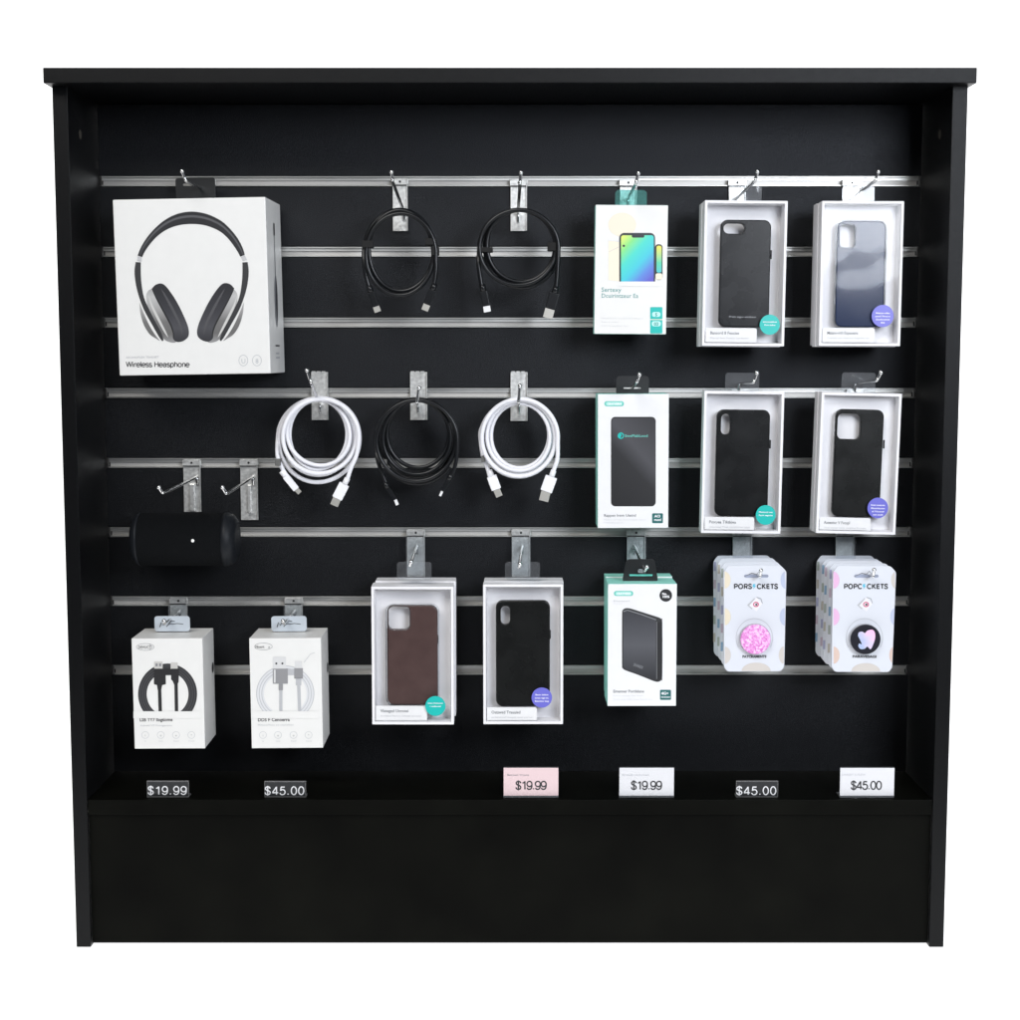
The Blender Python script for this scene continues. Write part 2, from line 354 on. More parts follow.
# ------------------------------------------------------------------ hooks
def hook(px0, px1, ytop, ybot, base, elbow, tip, label, ye=.0, above=False, sleeve=False, lower=None, rw=.0021):
    a = P(px0, ytop, D - .004); b = P(px1, ybot, D - .004); x0, x1 = a.x, b.x; z1, z0 = a.z, b.z
    org = Vector(((x0 + x1) / 2, D - .003, z0)); h = empty('slatwall_hook', org)
    tag(h, label, 'hook', 'chrome slatwall hooks')
    bm = bmesh.new(); X0, X1 = x0 - org.x, x1 - org.x; Hh = z1 - z0
    box(bm, X0, X1, -.0012, .0, 0, Hh, .0003, 0, 1)
    box(bm, X1 - .0014, X1, -.0042, -.0013, .0006, Hh - .001, .0003, 0, 1)   # folded edge
    from_bm('bracket_plate', bm, ZINC, h)
    bm = bmesh.new()                                                       # clip that grips the rail
    zc = Hh - .001 if not above else Hh - .030
    if not above:
        box(bm, X0 - .001, X1 + .0012, -.0030, -.0014, zc - .0085, zc - .0005, .0004, 0, 1)
        box(bm, X0, X1 + .0003, -.0034, -.0031, zc - .0098, zc - .0086, 0, 1)
        t = bmesh.new(); bmesh.ops.create_cone(t, cap_ends=True, segments=12, radius1=.0016, radius2=.0016, depth=.001,
            matrix=Matrix.Translation((0, -.0034, zc - .0042)) @ Matrix.Rotation(math.pi / 2, 4, 'X'))
        for f in t.faces: f.material_index = 1
        join(bm, t)
        box(bm, X0 + .001, X1 - .001, .0002, .0060, zc - .0075, zc - .0055, 0, 0)
    else:
        for k in range(3): box(bm, X0 + .001 + k * .007, X0 + .0065 + k * .007, -.0022, -.0014, Hh - .0016, Hh + .0012, .0003, 0, 1)
        box(bm, X0 + .001, X1 - .001, .0002, .0060, Hh - .0200, Hh - .018, 0, 0)
    from_bm('rail_clip', bm, [ZINC, DARK], h)
    pb = P(*base, D - .006) - org; pe = P(*elbow, ye) - org; pt = P(*tip, ye - .004) - org
    root = Vector((pb.x, -.0015, pb.z - .012))
    path = [root, Vector((pb.x, -.004, pb.z - .004)), pb + Vector((0, -.002, 0))]
    path += [pb.lerp(pe, t) for t in (.1, .5, .9, .97)] + [pe + Vector((0, -.001, .001)), pe.lerp(pt, .3), pt]
    bm = bmesh.new(); tube(bm, catmull(path, 5), rw)
    bmesh.ops.create_uvsphere(bm, u_segments=12, v_segments=8, radius=rw * 1.42, matrix=Matrix.Translation(pt))
    for f in bm.faces: f.smooth = True
    from_bm('prong', bm, CHR, h)
    if lower:
        q0 = P(*lower[0], D - .008) - org; q1 = P(*lower[1], D - .008) - org
        bm = bmesh.new(); box(bm, q0.x, q1.x, -.0062, -.0014, q1.z, q0.z, .0008); from_bm('support_bar', bm, ZINC, h)
    if sleeve:
        plate('clear_sleeve', [rrect(X0 - .0008, .004, X1 + .0008, Hh - .0105, .001)], -.0105, -.0095, SLEEVE, h, .0002)
    return h
hook(199, 216, 178, 232, (203, 189), (186, 181), (182, 171), 'chrome hook above the white headphone box, its prong through the black tab')
hook(392.5, 408, 178, 231, (404, 212), (392.5, 181), (391.5, 172), 'chrome hook holding the narrower black cable coil in the top row')
hook(510.5, 527, 179, 231, (518, 214), (520, 184), (521, 172.5), 'chrome hook holding the wider black cable coil, beside the phone kit box')
hook(620, 636.5, 179, 222, (628, 199), (636, 183), (638.5, 173), 'chrome hook holding the white box with the rainbow phone picture')
hook(729, 745, 179, 222, (737, 198), (755, 181), (757.5, 171.5), 'chrome hook above the grey phone case box in the top row')
hook(843, 860, 179, 222, (852, 198), (875, 181), (878.5, 171.5), 'chrome hook above the navy phone case box in the top right corner')
hook(311, 328.5, 372, 420, (320, 405), (311, 383), (307, 370.5), 'chrome hook holding the white cable coil on the left', .01, True)
hook(410, 427.5, 372, 420, (418, 405), (417, 403), (419, 388), 'chrome hook holding the black cable coil between two white coils', .02, True)
hook(510.5, 527.5, 372, 421, (519, 405), (518.5, 403), (520, 386), 'chrome hook holding the white cable coil next to the power bank box', .02, True)
hook(623, 640, 379, 425, (630, 391), (637, 382), (639.5, 374.5), 'chrome hook through the black tab of the power bank box in the middle row', .0, True)
hook(732, 749, 389, 430, (739, 383), (753.5, 382.5), (757, 373), 'chrome hook through the clear tab above the black pill cutout case with teal sticker', .0)
hook(847, 864, 389, 430, (855, 383), (877, 380.5), (881, 372.5), 'chrome hook through the clear tab above the black square cutout case, far right', .0)
hook(183, 201.5, 459, 512, (197, 477), (163, 493.5), (159, 487.5), 'chrome hook right above the black speaker, its lower end hidden', -.02, lower=((189.5, 484), (195, 511)))
hook(240, 258.5, 459, 520, (253, 477), (226.5, 494), (222.5, 487.5), 'empty chrome hook to the upper right of the black speaker', -.02, lower=((247.5, 485), (251.5, 513)))
hook(407, 425, 529, 577, (417, 546), (410, 566), (411, 562), 'chrome hook holding the stack of brown phone case boxes', .02, sleeve=True)
hook(512, 530, 529, 577, (522, 546), (519, 568), (520, 564), 'chrome hook holding the stack of black phone case boxes in the lower middle', .02, sleeve=True)
hook(627, 645, 529, 575, (634, 546), (645, 571), (647, 567), 'chrome hook holding the stack of teal sided power bank boxes', .03, sleeve=True)
hook(733, 751, 529, 575, (741, 563), (760, 577), (761, 570.5), 'chrome hook holding the cards with the pink glitter grip', .010, sleeve=True)
hook(836, 853, 529, 575, (845, 563), (873, 577), (874, 570), 'chrome hook holding the cards with the black grip', .010, sleeve=True)
hook(170, 188, 597, 632, (180, 611), (165, 624), (164, 621), 'chrome hook holding the box with the black cable picture', .04, sleeve=True)
hook(285, 303, 597, 632, (295, 611), (284, 624), (283, 621), 'chrome hook holding the box with the grey cable picture', .04, sleeve=True)

# ------------------------------------------------------------------ small shared parts
def hang_tab(fc, x0, y0, x1, y1, d, m, hole=None, r=3, th=.0007, slope=0):
    a = fc.uv(x0, y1, d); b = fc.uv(x1, y0, d); sl = slope * .00138
    out = rrect(a[0], a[1], b[0], b[1], r * .00138)
    if sl:
        out = [(x + (sl if x < (a[0] + b[0]) / 2 else -sl) * ((z - a[1]) / (b[1] - a[1])), z) for x, z in out]
    sp = [out]
    if hole: sp.append(list(reversed(fc.rr(*hole, 1.6, d))))
    return plate('hang_tab', sp, d, d + th, m, fc.o, .0002)
def carton(fc, w, h, d, m, mside=None, bev=.0007, parent=None):
    bm = bmesh.new(); box(bm, -w / 2, w / 2, 0, d, 0, h, bev)
    bm.faces.ensure_lookup_table(); bmesh.ops.recalc_face_normals(bm, faces=bm.faces)
    if mside:
        for f in bm.faces:
            if abs(f.normal.y) < .7: f.material_index = 1
    return from_bm('carton', bm, [m, mside] if mside else m, parent or fc.o)
def behind(fc, name, n, d, m, mside, label, group, gap=.0008, jit=.0012):
    for k in range(1, n + 1):
        o_ = empty('tmp', (0, 0, 0)); bpy.data.objects.remove(o_)
        bm = bmesh.new(); box(bm, -fc.w / 2, fc.w / 2, 0, d, 0, fc.h, .0007); bmesh.ops.recalc_face_normals(bm, faces=bm.faces)
        for f in bm.faces:
            if abs(f.normal.y) < .7 and mside: f.material_index = 1
        ob = from_bm(name, bm, [m, mside] if mside else [m])
        loc = fc.M @ Vector((random.uniform(-jit, jit), k * (d + gap), random.uniform(-jit, jit)))
        ob.location = loc; ob.rotation_euler = (0, fc.o.rotation_euler.y + random.uniform(-.004, .004), 0)
        lb = label[k - 1]; tag(ob, lb, 'box', group)

# ------------------------------------------------------------------ headphone box
fc = Face('headphone_box', (112, 198.5), (265.5, 198), (271.5, 375), (118.5, 374), .03, yaw=-.035)
tag(fc.o, 'large white box with a headphone picture, hanging at the upper left', 'box')
carton(fc, fc.w, fc.h, .108, CARDW, bev=.0016)
hang_tab(fc, 176, 177.5, 215, 199, .088, BTAB, hole=(183, 183.5, 192, 186), r=2.5)
A = Art(fc)
bx, by = 90, 190; k = 210 / 1020
q = lambda X, Y: (bx + X * k, by + Y * k)
bandm = ramp_mat('headband_print', [(0, (52, 52, 54)), (.5, (58, 58, 60)), (1, (46, 46, 48))], (0, 0, 1))
shell = ramp_mat('earcup_shell_print', [(.14, (160, 160, 160)), (.22, (104, 103, 102)), (.30, (112, 111, 110)), (.38, (158, 157, 156)), (.46, (182, 182, 181)), (.54, (150, 149, 148))], (0, 0, 1))
cush = ramp_mat('ear_cushion_print', [(.14, (44, 44, 47)), (.26, (76, 76, 80)), (.36, (62, 62, 66)), (.5, (50, 50, 53))], (0, 0, 1))
out = []; inn = []
for i in range(41):
    t = math.radians(200 - 220 * i / 40 + 0)
    # headband: outer arc from left yoke over the top to right yoke
a_o = [(232, 318), (246, 282), (272, 238), (308, 194), (350, 156), (395, 128), (440, 112), (492, 105), (545, 111), (592, 126), (640, 152), (682, 190), (718, 236), (742, 282), (752, 315)]
a_i = [(254, 326), (266, 300), (291, 264), (322, 229), (358, 201), (398, 181), (443, 169), (492, 165), (540, 168), (584, 179), (628, 199), (664, 228), (693, 263), (717, 299), (730, 324)]
def sm(pts, n=4): return [(v.x, v.y) for v in catmull([(a, b, 0) for a, b in pts], n)]
A.strip([q(*p) for p in sm(a_o)], [q(*p) for p in sm(a_i)], bandm, 2)
mid = [((a[0] * .62 + b[0] * .38), (a[1] * .62 + b[1] * .38)) for a, b in zip(a_o, a_i)]
A.line([q(*p) for p in sm(mid)], lambda t: 2.2 * math.sin(math.pi * t) ** .6 + .1, mat('headband_sheen', (78, 78, 81), .5), 3)
A.poly([q(*p) for p in ((232, 320), (252, 327), (250, 350), (229, 345))], mat('silver_print', (186, 186, 187), .4), 2)
A.poly([q(*p) for p in ((732, 325), (752, 317), (763, 340), (742, 346))], MATS['silver_print'], 2)
for pts_o, pts_i in (([(222, 350), (217, 395), (222, 450), (236, 510), (262, 580), (300, 650), (335, 712), (352, 735)], [(247, 352), (247, 400), (250, 450), (262, 520), (288, 580), (318, 640), (345, 690), (358, 728)]),):
    A.strip([q(*p) for p in sm(pts_o)], [q(*p) for p in sm(pts_i)], INK2, 5)
    A.strip([q(980 - p[0] + 8, p[1]) for p in sm(pts_o)], [q(980 - p[0] + 8, p[1]) for p in sm(pts_i)], INK2, 5)
# outer shell crescents
A.poly([q(*p) for p in sm([(240, 545), (262, 600), (290, 660), (318, 705), (340, 732), (322, 722), (290, 700), (262, 655), (246, 600), (240, 545)])], shell, 4)
A.poly([q(988 - p[0], p[1]) for p in sm([(240, 545), (262, 600), (290, 660), (318, 705), (340, 732), (322, 722), (290, 700), (262, 655), (246, 600), (240, 545)])], shell, 4)
cups = sm([(300, 480), (330, 520), (372, 600), (405, 670), (420, 735), (385, 738), (352, 715), (312, 640), (285, 580), (273, 520), (283, 490), (300, 480)])
A.poly([q(*p) for p in cups], shell, 3); A.poly([q(990 - p[0], p[1]) for p in cups], shell, 3)
cu2 = sm([(300, 480), (320, 460), (350, 455), (378, 478), (420, 540), (455, 610), (478, 670), (478, 710), (455, 732), (425, 738), (404, 722), (402, 690), (388, 650), (355, 590), (324, 530), (300, 480)])
A.poly([q(*p) for p in cu2], cush, 4); A.poly([q(1001 - p[0], p[1] - 2) for p in cu2], cush, 4)
for mr in (0, 1):
    X = (lambda a, o=0: 1001 - a) if mr else (lambda a, o=0: a)
    A.line([q(X(a), b) for a, b in sm([(345, 478), (375, 530), (412, 600), (440, 660), (448, 705)])], lambda t: 2.6 * math.sin(math.pi * t) ** .7 + .1, mat('cushion_sheen', (74, 74, 77), .5), 5)
    A.line([q(X(a), b) for a, b in sm([(302, 484), (328, 535), (359, 592), (391, 652), (404, 690), (408, 722)])], lambda t: 1.5 * math.sin(math.pi * t) ** .5 + .1, INK, 5.6)
    A.line([q(X(a), b) for a, b in sm([(286, 512), (300, 560), (330, 622), (362, 684), (380, 716)])], lambda t: 2.4 * math.sin(math.pi * t) ** .7 + .1, mat('shell_sheen', (196, 195, 192), .35), 3.6)
    pass
A.text('ARONOFLEX TEADSET', *q(175, 818), 1.9, G2, 2, width=33)
lettering(A, 'Wireless Heasphone', *q(176, 859), 5.0, .85, INK2, 2, width=63.5)
for X, ch in ((745, 'U'), (811, 'ð')):
    A.ring(*q(X, 828), 4.7, 5.6, .5, G2, 2); A.text('U' if ch == 'U' else '8', *q(X, 842), 4.6, G2, 2, 'CENTER')
A.build('printed_artwork')
# right flank artwork: slim side view of the headphones
bm = bmesh.new(); X = fc.w / 2 + .0004
def side(pts, mi):
    bm.faces.new([bm.verts.new((X + .0001 * mi, y, z)) for y, z in pts]).material_index = mi
H_ = fc.h
side(ell(.055, H_ * .42, .012, .036, 24), 0); side(ell(.058, H_ * .42, .005, .030, 24), 1)
side([(.052, H_ * .56), (.0535, H_ * .80), (.0565, H_ * .80), (.057, H_ * .56)], 0); side([(.050, H_ * .80), (.050, H_ * .87), (.059, H_ * .87), (.059, H_ * .80)], 1)
for j, (zz, ww) in enumerate(((.155, .03), (.11, .024), (.085, .028))): side([(.04, H_ * zz), (.04 + ww, H_ * zz), (.04 + ww, H_ * zz + .002), (.04, H_ * zz + .002)], 1 if j == 0 else 2)
from_bm('side_artwork', bm, [G1, INK2, G2], fc.o)

# ------------------------------------------------------------------ phone case boxes
def case_box(quad, Y, d, case, cut, ccol, sticker, scol, lines, label, tabpx, n=0, blabels=(), clear_edge=False, cr=7, cutr=9, logo=None, cased=None, insx=None, tabhole=None):
    fc = Face('phone_case_box', *quad, Y); w, h = fc.w, fc.h
    tag(fc.o, label, 'phone case box', 'boxed phone cases')
    rim = .0046
    bm = bmesh.new(); box(bm, -w / 2, w / 2, 0, d, 0, h, .0008)             # tray: outer shell with a cavity cut in the front
    bmesh.ops.recalc_face_normals(bm, faces=bm.faces)
    fr = max(bm.faces, key=lambda f: (-f.normal.y) * f.calc_area())
    r = bmesh.ops.inset_region(bm, faces=[fr], thickness=rim - .0008, depth=0)
    fr2 = bmesh.ops.extrude_face_region(bm, geom=[fr]); vs = [g for g in fr2['geom'] if isinstance(g, bmesh.types.BMVert)]
    for v in vs: v.co.y += d - .003; v.co.x *= .965; v.co.z = h / 2 + (v.co.z - h / 2) * .982
    bmesh.ops.delete(bm, geom=[fr], context='FACES_KEEP_BOUNDARY')
    from_bm('tray', bm, TRAYM, fc.o)
    # window film just inside the rim
    bm = bmesh.new(); z0, z1 = rim, h - rim; x0, x1 = -w / 2 + rim, w / 2 - rim
    nx, nz = 10, 16
    vv = [[bm.verts.new((x0 + (x1 - x0) * i / nx, .0011 + .0012 * math.sin(math.pi * i / nx) * math.sin(math.pi * j / nz) , z0 + (z1 - z0) * j / nz)) for j in range(nz + 1)] for i in range(nx + 1)]
    for i in range(nx):
        for j in range(nz): bm.faces.new((vv[i][j], vv[i + 1][j], vv[i + 1][j + 1], vv[i][j + 1]))
    from_bm('window', bm, FILM, fc.o, True)
    # the phone case
    cd = .0055; th = .0085
    outl = fc.rr(*case, cr, cd); hole = list(reversed(fc.rr(*cut, cutr, cd)))
    pc = plate('phone_case', [outl, hole], cd, cd + th, ccol, fc.o, .0016)
    if clear_edge:
        a = fc.rr(case[0] - 1.5, case[1] - 1.2, case[2] + 1.5, case[3] + 1.2, cr + 1, cd); b = list(reversed(fc.rr(case[0] + .2, case[1] + .2, case[2] - .2, case[3] - .2, cr, cd)))
        plate('clear_bumper', [a, b], cd - .0006, cd + th, CLEAR, pc, .0008)
    cb = fc.rr(cut[0] - 1.0, cut[1] - 1.0, cut[2] + 1.0, cut[3] + 1.0, cutr + 1, cd)
    plate('camera_ring', [cb, list(reversed(fc.rr(cut[0] - .1, cut[1] - .1, cut[2] + .1, cut[3] + .1, cutr, cd)))], cd - .0008, cd + .001, CLEAR if clear_edge else ccol, pc, .0004)
    # side buttons
    bx_ = fc.uv(case[2], case[1] + 30, cd)
    bm = bmesh.new(); box(bm, bx_[0] - .0006, bx_[0] + .0011, cd + .002, cd + .006, bx_[1] - .012, bx_[1], .0004)
    from_bm('side_button', bm, ccol, pc)
    # insert card across the bottom
    zi = fc.uv(case[0], case[3] + .8, .0026)[1]; xr = fc.uv(insx, case[3], .0026)[0]; xl = -w / 2 + rim + .0002
    cr_ = .0032; pts = [(xl, rim + .0002), (xr, rim + .0002)] + [(xr - cr_ + cr_ * math.cos(math.radians(a)), zi - cr_ + cr_ * math.sin(math.radians(a))) for a in range(0, 91, 15)] + [(xl, zi)]
    ins = plate('insert_card', [pts], .0026, .0034, CARD, fc.o, .0002)
    A = Art(fc, .0026)
    iy = case[3] + 1; ix = case[0] - 9 + (3 if quad[0][0] > 600 else 3) - 2
    tx = quad[3][0] + 8
    A.text(lines[0], tx, iy + 6.2, 2.9, G1, 1, bold=.014, width=lines[2]); A.text(lines[1], tx, iy + 10.6, 1.6, G2, 1, width=lines[3])
    A.build('printed_text', ins)
    # round sticker on the window
    sc = fc.uv(sticker[0], sticker[1], -.0004); rs = sticker[2] * (CAM.y * -1 + Y) / F
    st = plate('sticker', [ell(sc[0], sc[1], rs, n=40)], -.0006, -.0002, scol, fc.o, .0001)
    A = Art(fc, -.0006)
    for kk, (t, wd) in enumerate(sticker[3]):
        A.text(t, sticker[0], sticker[1] - 2.2 + kk * 3.2, 1.5, WHI, 1, 'CENTER', bold=.02, width=wd)
    A.build('printed_text', st)
    if logo: 
        A = Art(fc, cd); A.text(logo[0], logo[1], logo[2], 1.6, mat('case_logo_grey', (150, 152, 156), .5), 2, width=logo[3], bold=.02); A.build('printed_text', pc)
    if tabpx:
        hang_tab(fc, *tabpx, d + .0004, CLEAR, r=3, hole=tabhole)
    behind(fc, 'phone_case_box', n, d, TRAYM, None, blabels, 'boxed phone cases')
    return fc
GREYC = mat('grey_silicone', (.012, .0125, .014), .28, spec=.28, noise=30, srgb=False, nvar=.25)
NAVY = mat('navy_gloss', (.010, .020, .058), .16, spec=.3, srgb=False)
BLKC = mat('black_silicone', (.006, .0065, .007), .28, spec=.32, noise=25, srgb=False, nvar=.12)
BLKC2 = mat('black_rubber', (.0075, .008, .0078), .28, spec=.32, noise=25, srgb=False, nvar=.12)
BROWN = mat('brown_leather', (.066, .038, .035), .34, spec=.4, noise=45, bump=(900, .3, .0006), srgb=False, nvar=.10)
T2 = [('amcoustion', 14), ('Fom sadoe', 11)]
case_box([(705, 200), (788, 201), (784, 346), (702, 346)], .04, .028, (718.5, 220, 771.5, 327), (723.5, 223.5, 745, 233.5), GREYC,
         (769.8, 324.7, 10, T2), TEALS, ('Bansord 8 Fexcise', 'Mantsl foni fiveste sotdteter', 29, 39), 'white windowed box with a dark grey phone case with a flat oval cutout, top row',
         (729, 185.5, 762, 203), 1, ['white case box hidden right behind the grey phone case box of the top row'], logo=('Prem sagus eisolssun', 729, 317.5, 27), insx=757)
case_box([(822, 201), (904.5, 201), (900, 346), (819, 346)], .04, .022, (835, 221, 886, 327), (839.6, 224.7, 855.3, 247.3), NAVY,
         (882.7, 316, 11, [('Metos-oiltu', 14), ('annd l Foou-o', 15), ('Geoltouioist', 14), ('02', 4)]), PURP, ('Malano-irth Eupasesns', 'Cestustl usin sloerous bogodite lon', 31, 42),
         'white windowed box holding a shiny navy blue phone case, at the top right', (842, 186, 875, 203), 2,
         ['second white box in the stack behind the navy phone case', 'rearmost white box in the stack behind the navy phone case'], clear_edge=True, cutr=4, insx=875)
case_box([(704.5, 391), (784.5, 391.5), (780.5, 533.5), (701, 533.5)], .06, .024, (714.5, 410, 770.5, 516), (720.8, 414, 730.5, 434.5), BLKC,
         (765.7, 515, 10, [('Mesiocti nat', 14), ('Fosrt sagoeut', 14)]), TEALS, ('Poxuea Tiktkiea', 'Utsurveel Titak movitiorou uloit', 27, 41),
         'windowed box with a black phone case, pill cutout and teal sticker, in the middle row', (725, 373, 759.5, 393), 0, insx=754.5)
case_box([(822, 393), (902, 393), (895.5, 534), (815.7, 534)], .05, .021, (831.5, 410, 884.5, 516.5), (836.9, 414, 860.8, 438.8), BLKC2,
         (877.8, 508, 10.4, [('fovet uoetnsie', 14), ('Mesoiductot', 14), ('al f Koxusl', 12), ('out south', 10)]), PURP, ('Axeestor V Fvcupl', 'Usual yxoust tsucto ourgdstol fisrcoets', 26, 42),
         'windowed box with a black phone case, large square cutout and purple sticker, far right', (841, 373, 876, 395), 1,
         ['white box right behind the black case with the large square cutout'], cutr=5, insx=871)
case_box([(371, 586.6), (453.7, 586.8), (453.7, 724.7), (372.4, 724.4)], .03, .023, (387.5, 605.5, 437.5, 705), (388.5, 606.5, 409.5, 629.5), BROWN,
         (435.4, 706, 10.3, [('arnoi Ooslonsos', 15), ('r eadioosai', 11)]), TEALS, ('Vlateged Uxvotei', 'ansodlactl Pleotos. Omtesd tacosotei', 28, 41),
         'white windowed box holding a brown leather phone case, frontmost of its stack', (397, 562, 431.5, 580), 3,
         ['second white box of the stack behind the brown phone case', 'third white box of the stack behind the brown phone case', 'rearmost white box of the stack behind the brown phone case'], clear_edge=True, cutr=5, insx=427)
case_box([(483, 585), (563.4, 583.8), (563, 724.2), (483.4, 724.2)], .035, .024, (496, 600.5, 550, 706.4), (500.8, 606, 510, 624.7), BLKC2,
         (541.8, 697.6, 10.4, [('Bsuo deltus', 13), ('xocx nga-xt.', 14), ('Bewstxc laeg', 14)]), PURP, ('Ostswed Trauuied', 'parvkerettonal Uoouyoin cavost poul out', 29, 41),
         'white windowed box holding a black phone case, frontmost of the stack beside the brown case', (505, 562, 540, 579), 2,
         ['second white box of the stack behind the lower black phone case', 'rearmost white box of the stack behind the lower black phone case'], insx=537)

# ------------------------------------------------------------------ phone kit box (rainbow phone picture)
fc = Face('phone_kit_box', (595.7, 205), (668.2, 205), (665.9, 334), (594.2, 334), .06)
tag(fc.o, 'white box with mint edges and a rainbow screen phone picture', 'box')
carton(fc, fc.w, fc.h, .028, CARDW, TEAL)
hang_tab(fc, 615, 190, 647, 208, .0285, CLEART, r=4)
A = Art(fc); q = lambda X, Y: (580 + X / 5.1, 160 + Y / 5.1)
R = lambda x0, y0, x1, y1, r=1.2: rrect(*q(x0, y0), *q(x1, y1), r)
A.poly(ell(*q(215, 330), 14, 12), mat('cream_print', (226, 217, 198), .5), 1)
A.poly([q(145, 410), q(145, 612), q(208, 620), q(208, 420)], mat('cream_print2', (230, 220, 200), .5), 1)
A.line([q(145, 412), q(205, 416)], .35, G3, 2); A.line([q(148, 468), q(205, 440)], .35, G2, 2)
A.poly(R(383, 430, 421, 612, 3), mat('dark_bezel_print', (40, 46, 50), .35), 1)
A.poly(R(200, 372, 383, 640, 5)[:], MATS['dark_bezel_print'], 3)
A.poly([q(196, 620), q(425, 620), q(425, 645), q(196, 645)], CARDW, 6)
A.poly(R(264, 376, 328, 396, 1.4), MATS['dark_bezel_print'], 7)
A.poly(ell(*q(223, 438), 1.2), MATS['dark_bezel_print'], 7)
A.text('Sertexy', *q(108, 672), 4.4, TEALT, 2, width=20); A.text('Dcuirintzeur Ea', *q(108, 702), 4.2, TEALT, 2, width=37)
A.text('Mernosoiuouns onoeiluonsers oeituelaus', *q(108, 810), 1.5, G3, 2, width=42)
A.text('Bast e uses?', *q(108, 829), 1.5, G3, 2, width=17); A.text('Oure l in mosaeuer. Esue', *q(108, 849), 1.5, G3, 2, width=27)
A.poly(R(358, 750, 420, 885, .8), TEALS, 1)
A.poly([q(358, 816), q(420, 816), q(420, 812), q(358, 812)], MATS['cream_print'], 2)
A.poly(R(368, 775, 410, 800, 2), mat('mint_print', (178, 228, 222), .5), 2); A.poly(R(366, 822, 412, 848, 2), mat('mint_print', (1, 1, 1)), 2)
A.text('5', *q(388, 797), 3.2, TEALD, 3, 'CENTER', bold=.03); A.text('03', *q(388, 844), 3.2, TEALD, 3, 'CENTER', bold=.03)
A.build('printed_artwork')
rain = ramp_mat('rainbow_print', [(0, (96, 92, 190)), (.18, (92, 132, 206)), (.38, (70, 190, 206)), (.6, (76, 205, 190)), (.8, (130, 214, 130)), (1, (214, 226, 110))], (-.5, 0, .62), .3)
# shift so that the dot product spans 0..1
nt = rain.node_tree; dt = [n for n in nt.nodes if n.type == 'VECT_MATH'][0]; rr_ = [n for n in nt.nodes if n.type == 'VALTORGB'][0]
ad = nt.nodes.new('ShaderNodeMath'); ad.inputs[1].default_value = .42; nt.links.new(dt.outputs['Value'], ad.inputs[0]); nt.links.new(ad.outputs[0], rr_.inputs[0])
B_ = Art(fc); B_.poly([q(209, 392), q(216, 384), q(368, 384), q(376, 392), q(376, 620), q(209, 620)], rain, 5); B_.build('screen_picture')
B_ = Art(fc); B_.poly(R(390, 437, 416, 575, 2), ramp_mat('rainbow_print_small', [(0, (80, 170, 210)), (.5, (90, 200, 160)), (1, (226, 216, 90))], (0, 0, 1)), 5); B_.poly(R(385, 578, 420, 610, 2), MATS['cream_print2'], 4); B_.build('screen_picture')

# ------------------------------------------------------------------ power bank boxes
def tealbox(quad, Y, d, label):
    fc = Face('power_bank_box', *quad, Y); tag(fc.o, label, 'power bank box', 'boxed power banks')
    carton(fc, fc.w, fc.h, d, CARD, TEAL); return fc
fc = tealbox([(598, 394), (668.8, 394), (668.4, 528), (597.6, 528)], .05, .028, 'mint sided white box with a flat black power bank picture, right of the white coils')
hang_tab(fc, 616, 376, 649, 396, .0284, BTAB, hole=(623.5, 387.4, 641, 388.8), r=4)
A = Art(fc); q = lambda X, Y: (580 + X / 5.1, 360 + Y / 5.1)
pb_m = ramp_mat('power_bank_print', [(0, (34, 34, 36)), (.45, (42, 42, 44)), (.62, (72, 72, 76)), (1, (48, 48, 51))], (.35, 0, .65), .35)
pill_m = mat('pill_mint', (150, 214, 204), .4)
A.poly(R(124, 210, 224, 236, 2.4), TEALP, 1); A.poly(R(132, 214, 216, 231, 1.4), pill_m, 2); A.text('CRAYVERN', *q(174, 229), 2.1, WHI, 3, 'CENTER', bold=.03, width=14)
A.ring(*q(208, 386), 3.2, 3.2, 1.0, TEALS, 7, n=24); A.poly([q(192, 384), q(206, 372), q(212, 384), q(204, 400)], TEALS, 8)
A.text('SwePlabLood', *q(228, 393), 2.6, mat('mint_ink', (96, 176, 164), .5), 7, bold=.02, width=23)
A.text('Rappen Iravn Uiatnd', *q(122, 799), 2.6, G1, 2, bold=.012, width=32); A.text('Maciole inrourin lonuutmelote, diutins', *q(122, 818), 1.5, G3, 2, width=42); A.text('7 Oduebucapores', *q(122, 833), 1.5, G3, 2, width=19)
A.poly(R(368, 782, 423, 832, 1), mat('deep_teal', (34, 96, 96), .4), 1); A.text('ACI', *q(394, 802), 2.4, WHI, 2, 'CENTER', bold=.03); A.text('moni', *q(396, 820), 2.4, WHI, 2, 'CENTER', bold=.03)
A.build('printed_artwork')
B_ = Art(fc); B_.poly(R(158, 290, 386, 746, 4.2), INK, 3); B_.build('power_bank_outline')
B_ = Art(fc); B_.poly(R(162, 296, 382, 740, 3.6), pb_m, 5); B_.build('power_bank_picture')
behind(fc, 'power_bank_box', 1, .028, CARD, TEAL, ['mint sided box directly behind the flat black power bank box'], 'boxed power banks', jit=.0008)
fc = tealbox([(608, 584), (677, 584), (676, 706), (607.5, 706)], .02, .034, 'mint sided white box with an angled black power bank picture, frontmost of its stack')
hang_tab(fc, 622, 559, 658.5, 582.5, .0284, BTAB, hole=(638, 569, 648, 573), r=4, slope=4)
A = Art(fc, .0284); A.line([(629.5, 575.2), (652.5, 575.2)], 1.8, TEALP, 1); A.build('tab_slot')
A = Art(fc); k2 = 1 / 5.369; q = lambda X, Y: (590 + X * k2, 530 + Y * k2)
A.poly(R(128, 327, 232, 354, 2.4), TEALP, 1); A.poly(R(136, 331, 224, 350, 1.6), pill_m, 2); A.text('CRAYVERN', *q(180, 347), 2.1, WHI, 3, 'CENTER', bold=.03, width=14)
A.text('Ensonsoerd', *q(126, 385), 1.6, G2, 2, width=16); A.text('Fous oeis', *q(126, 398), 1.3, G3, 2, width=9)
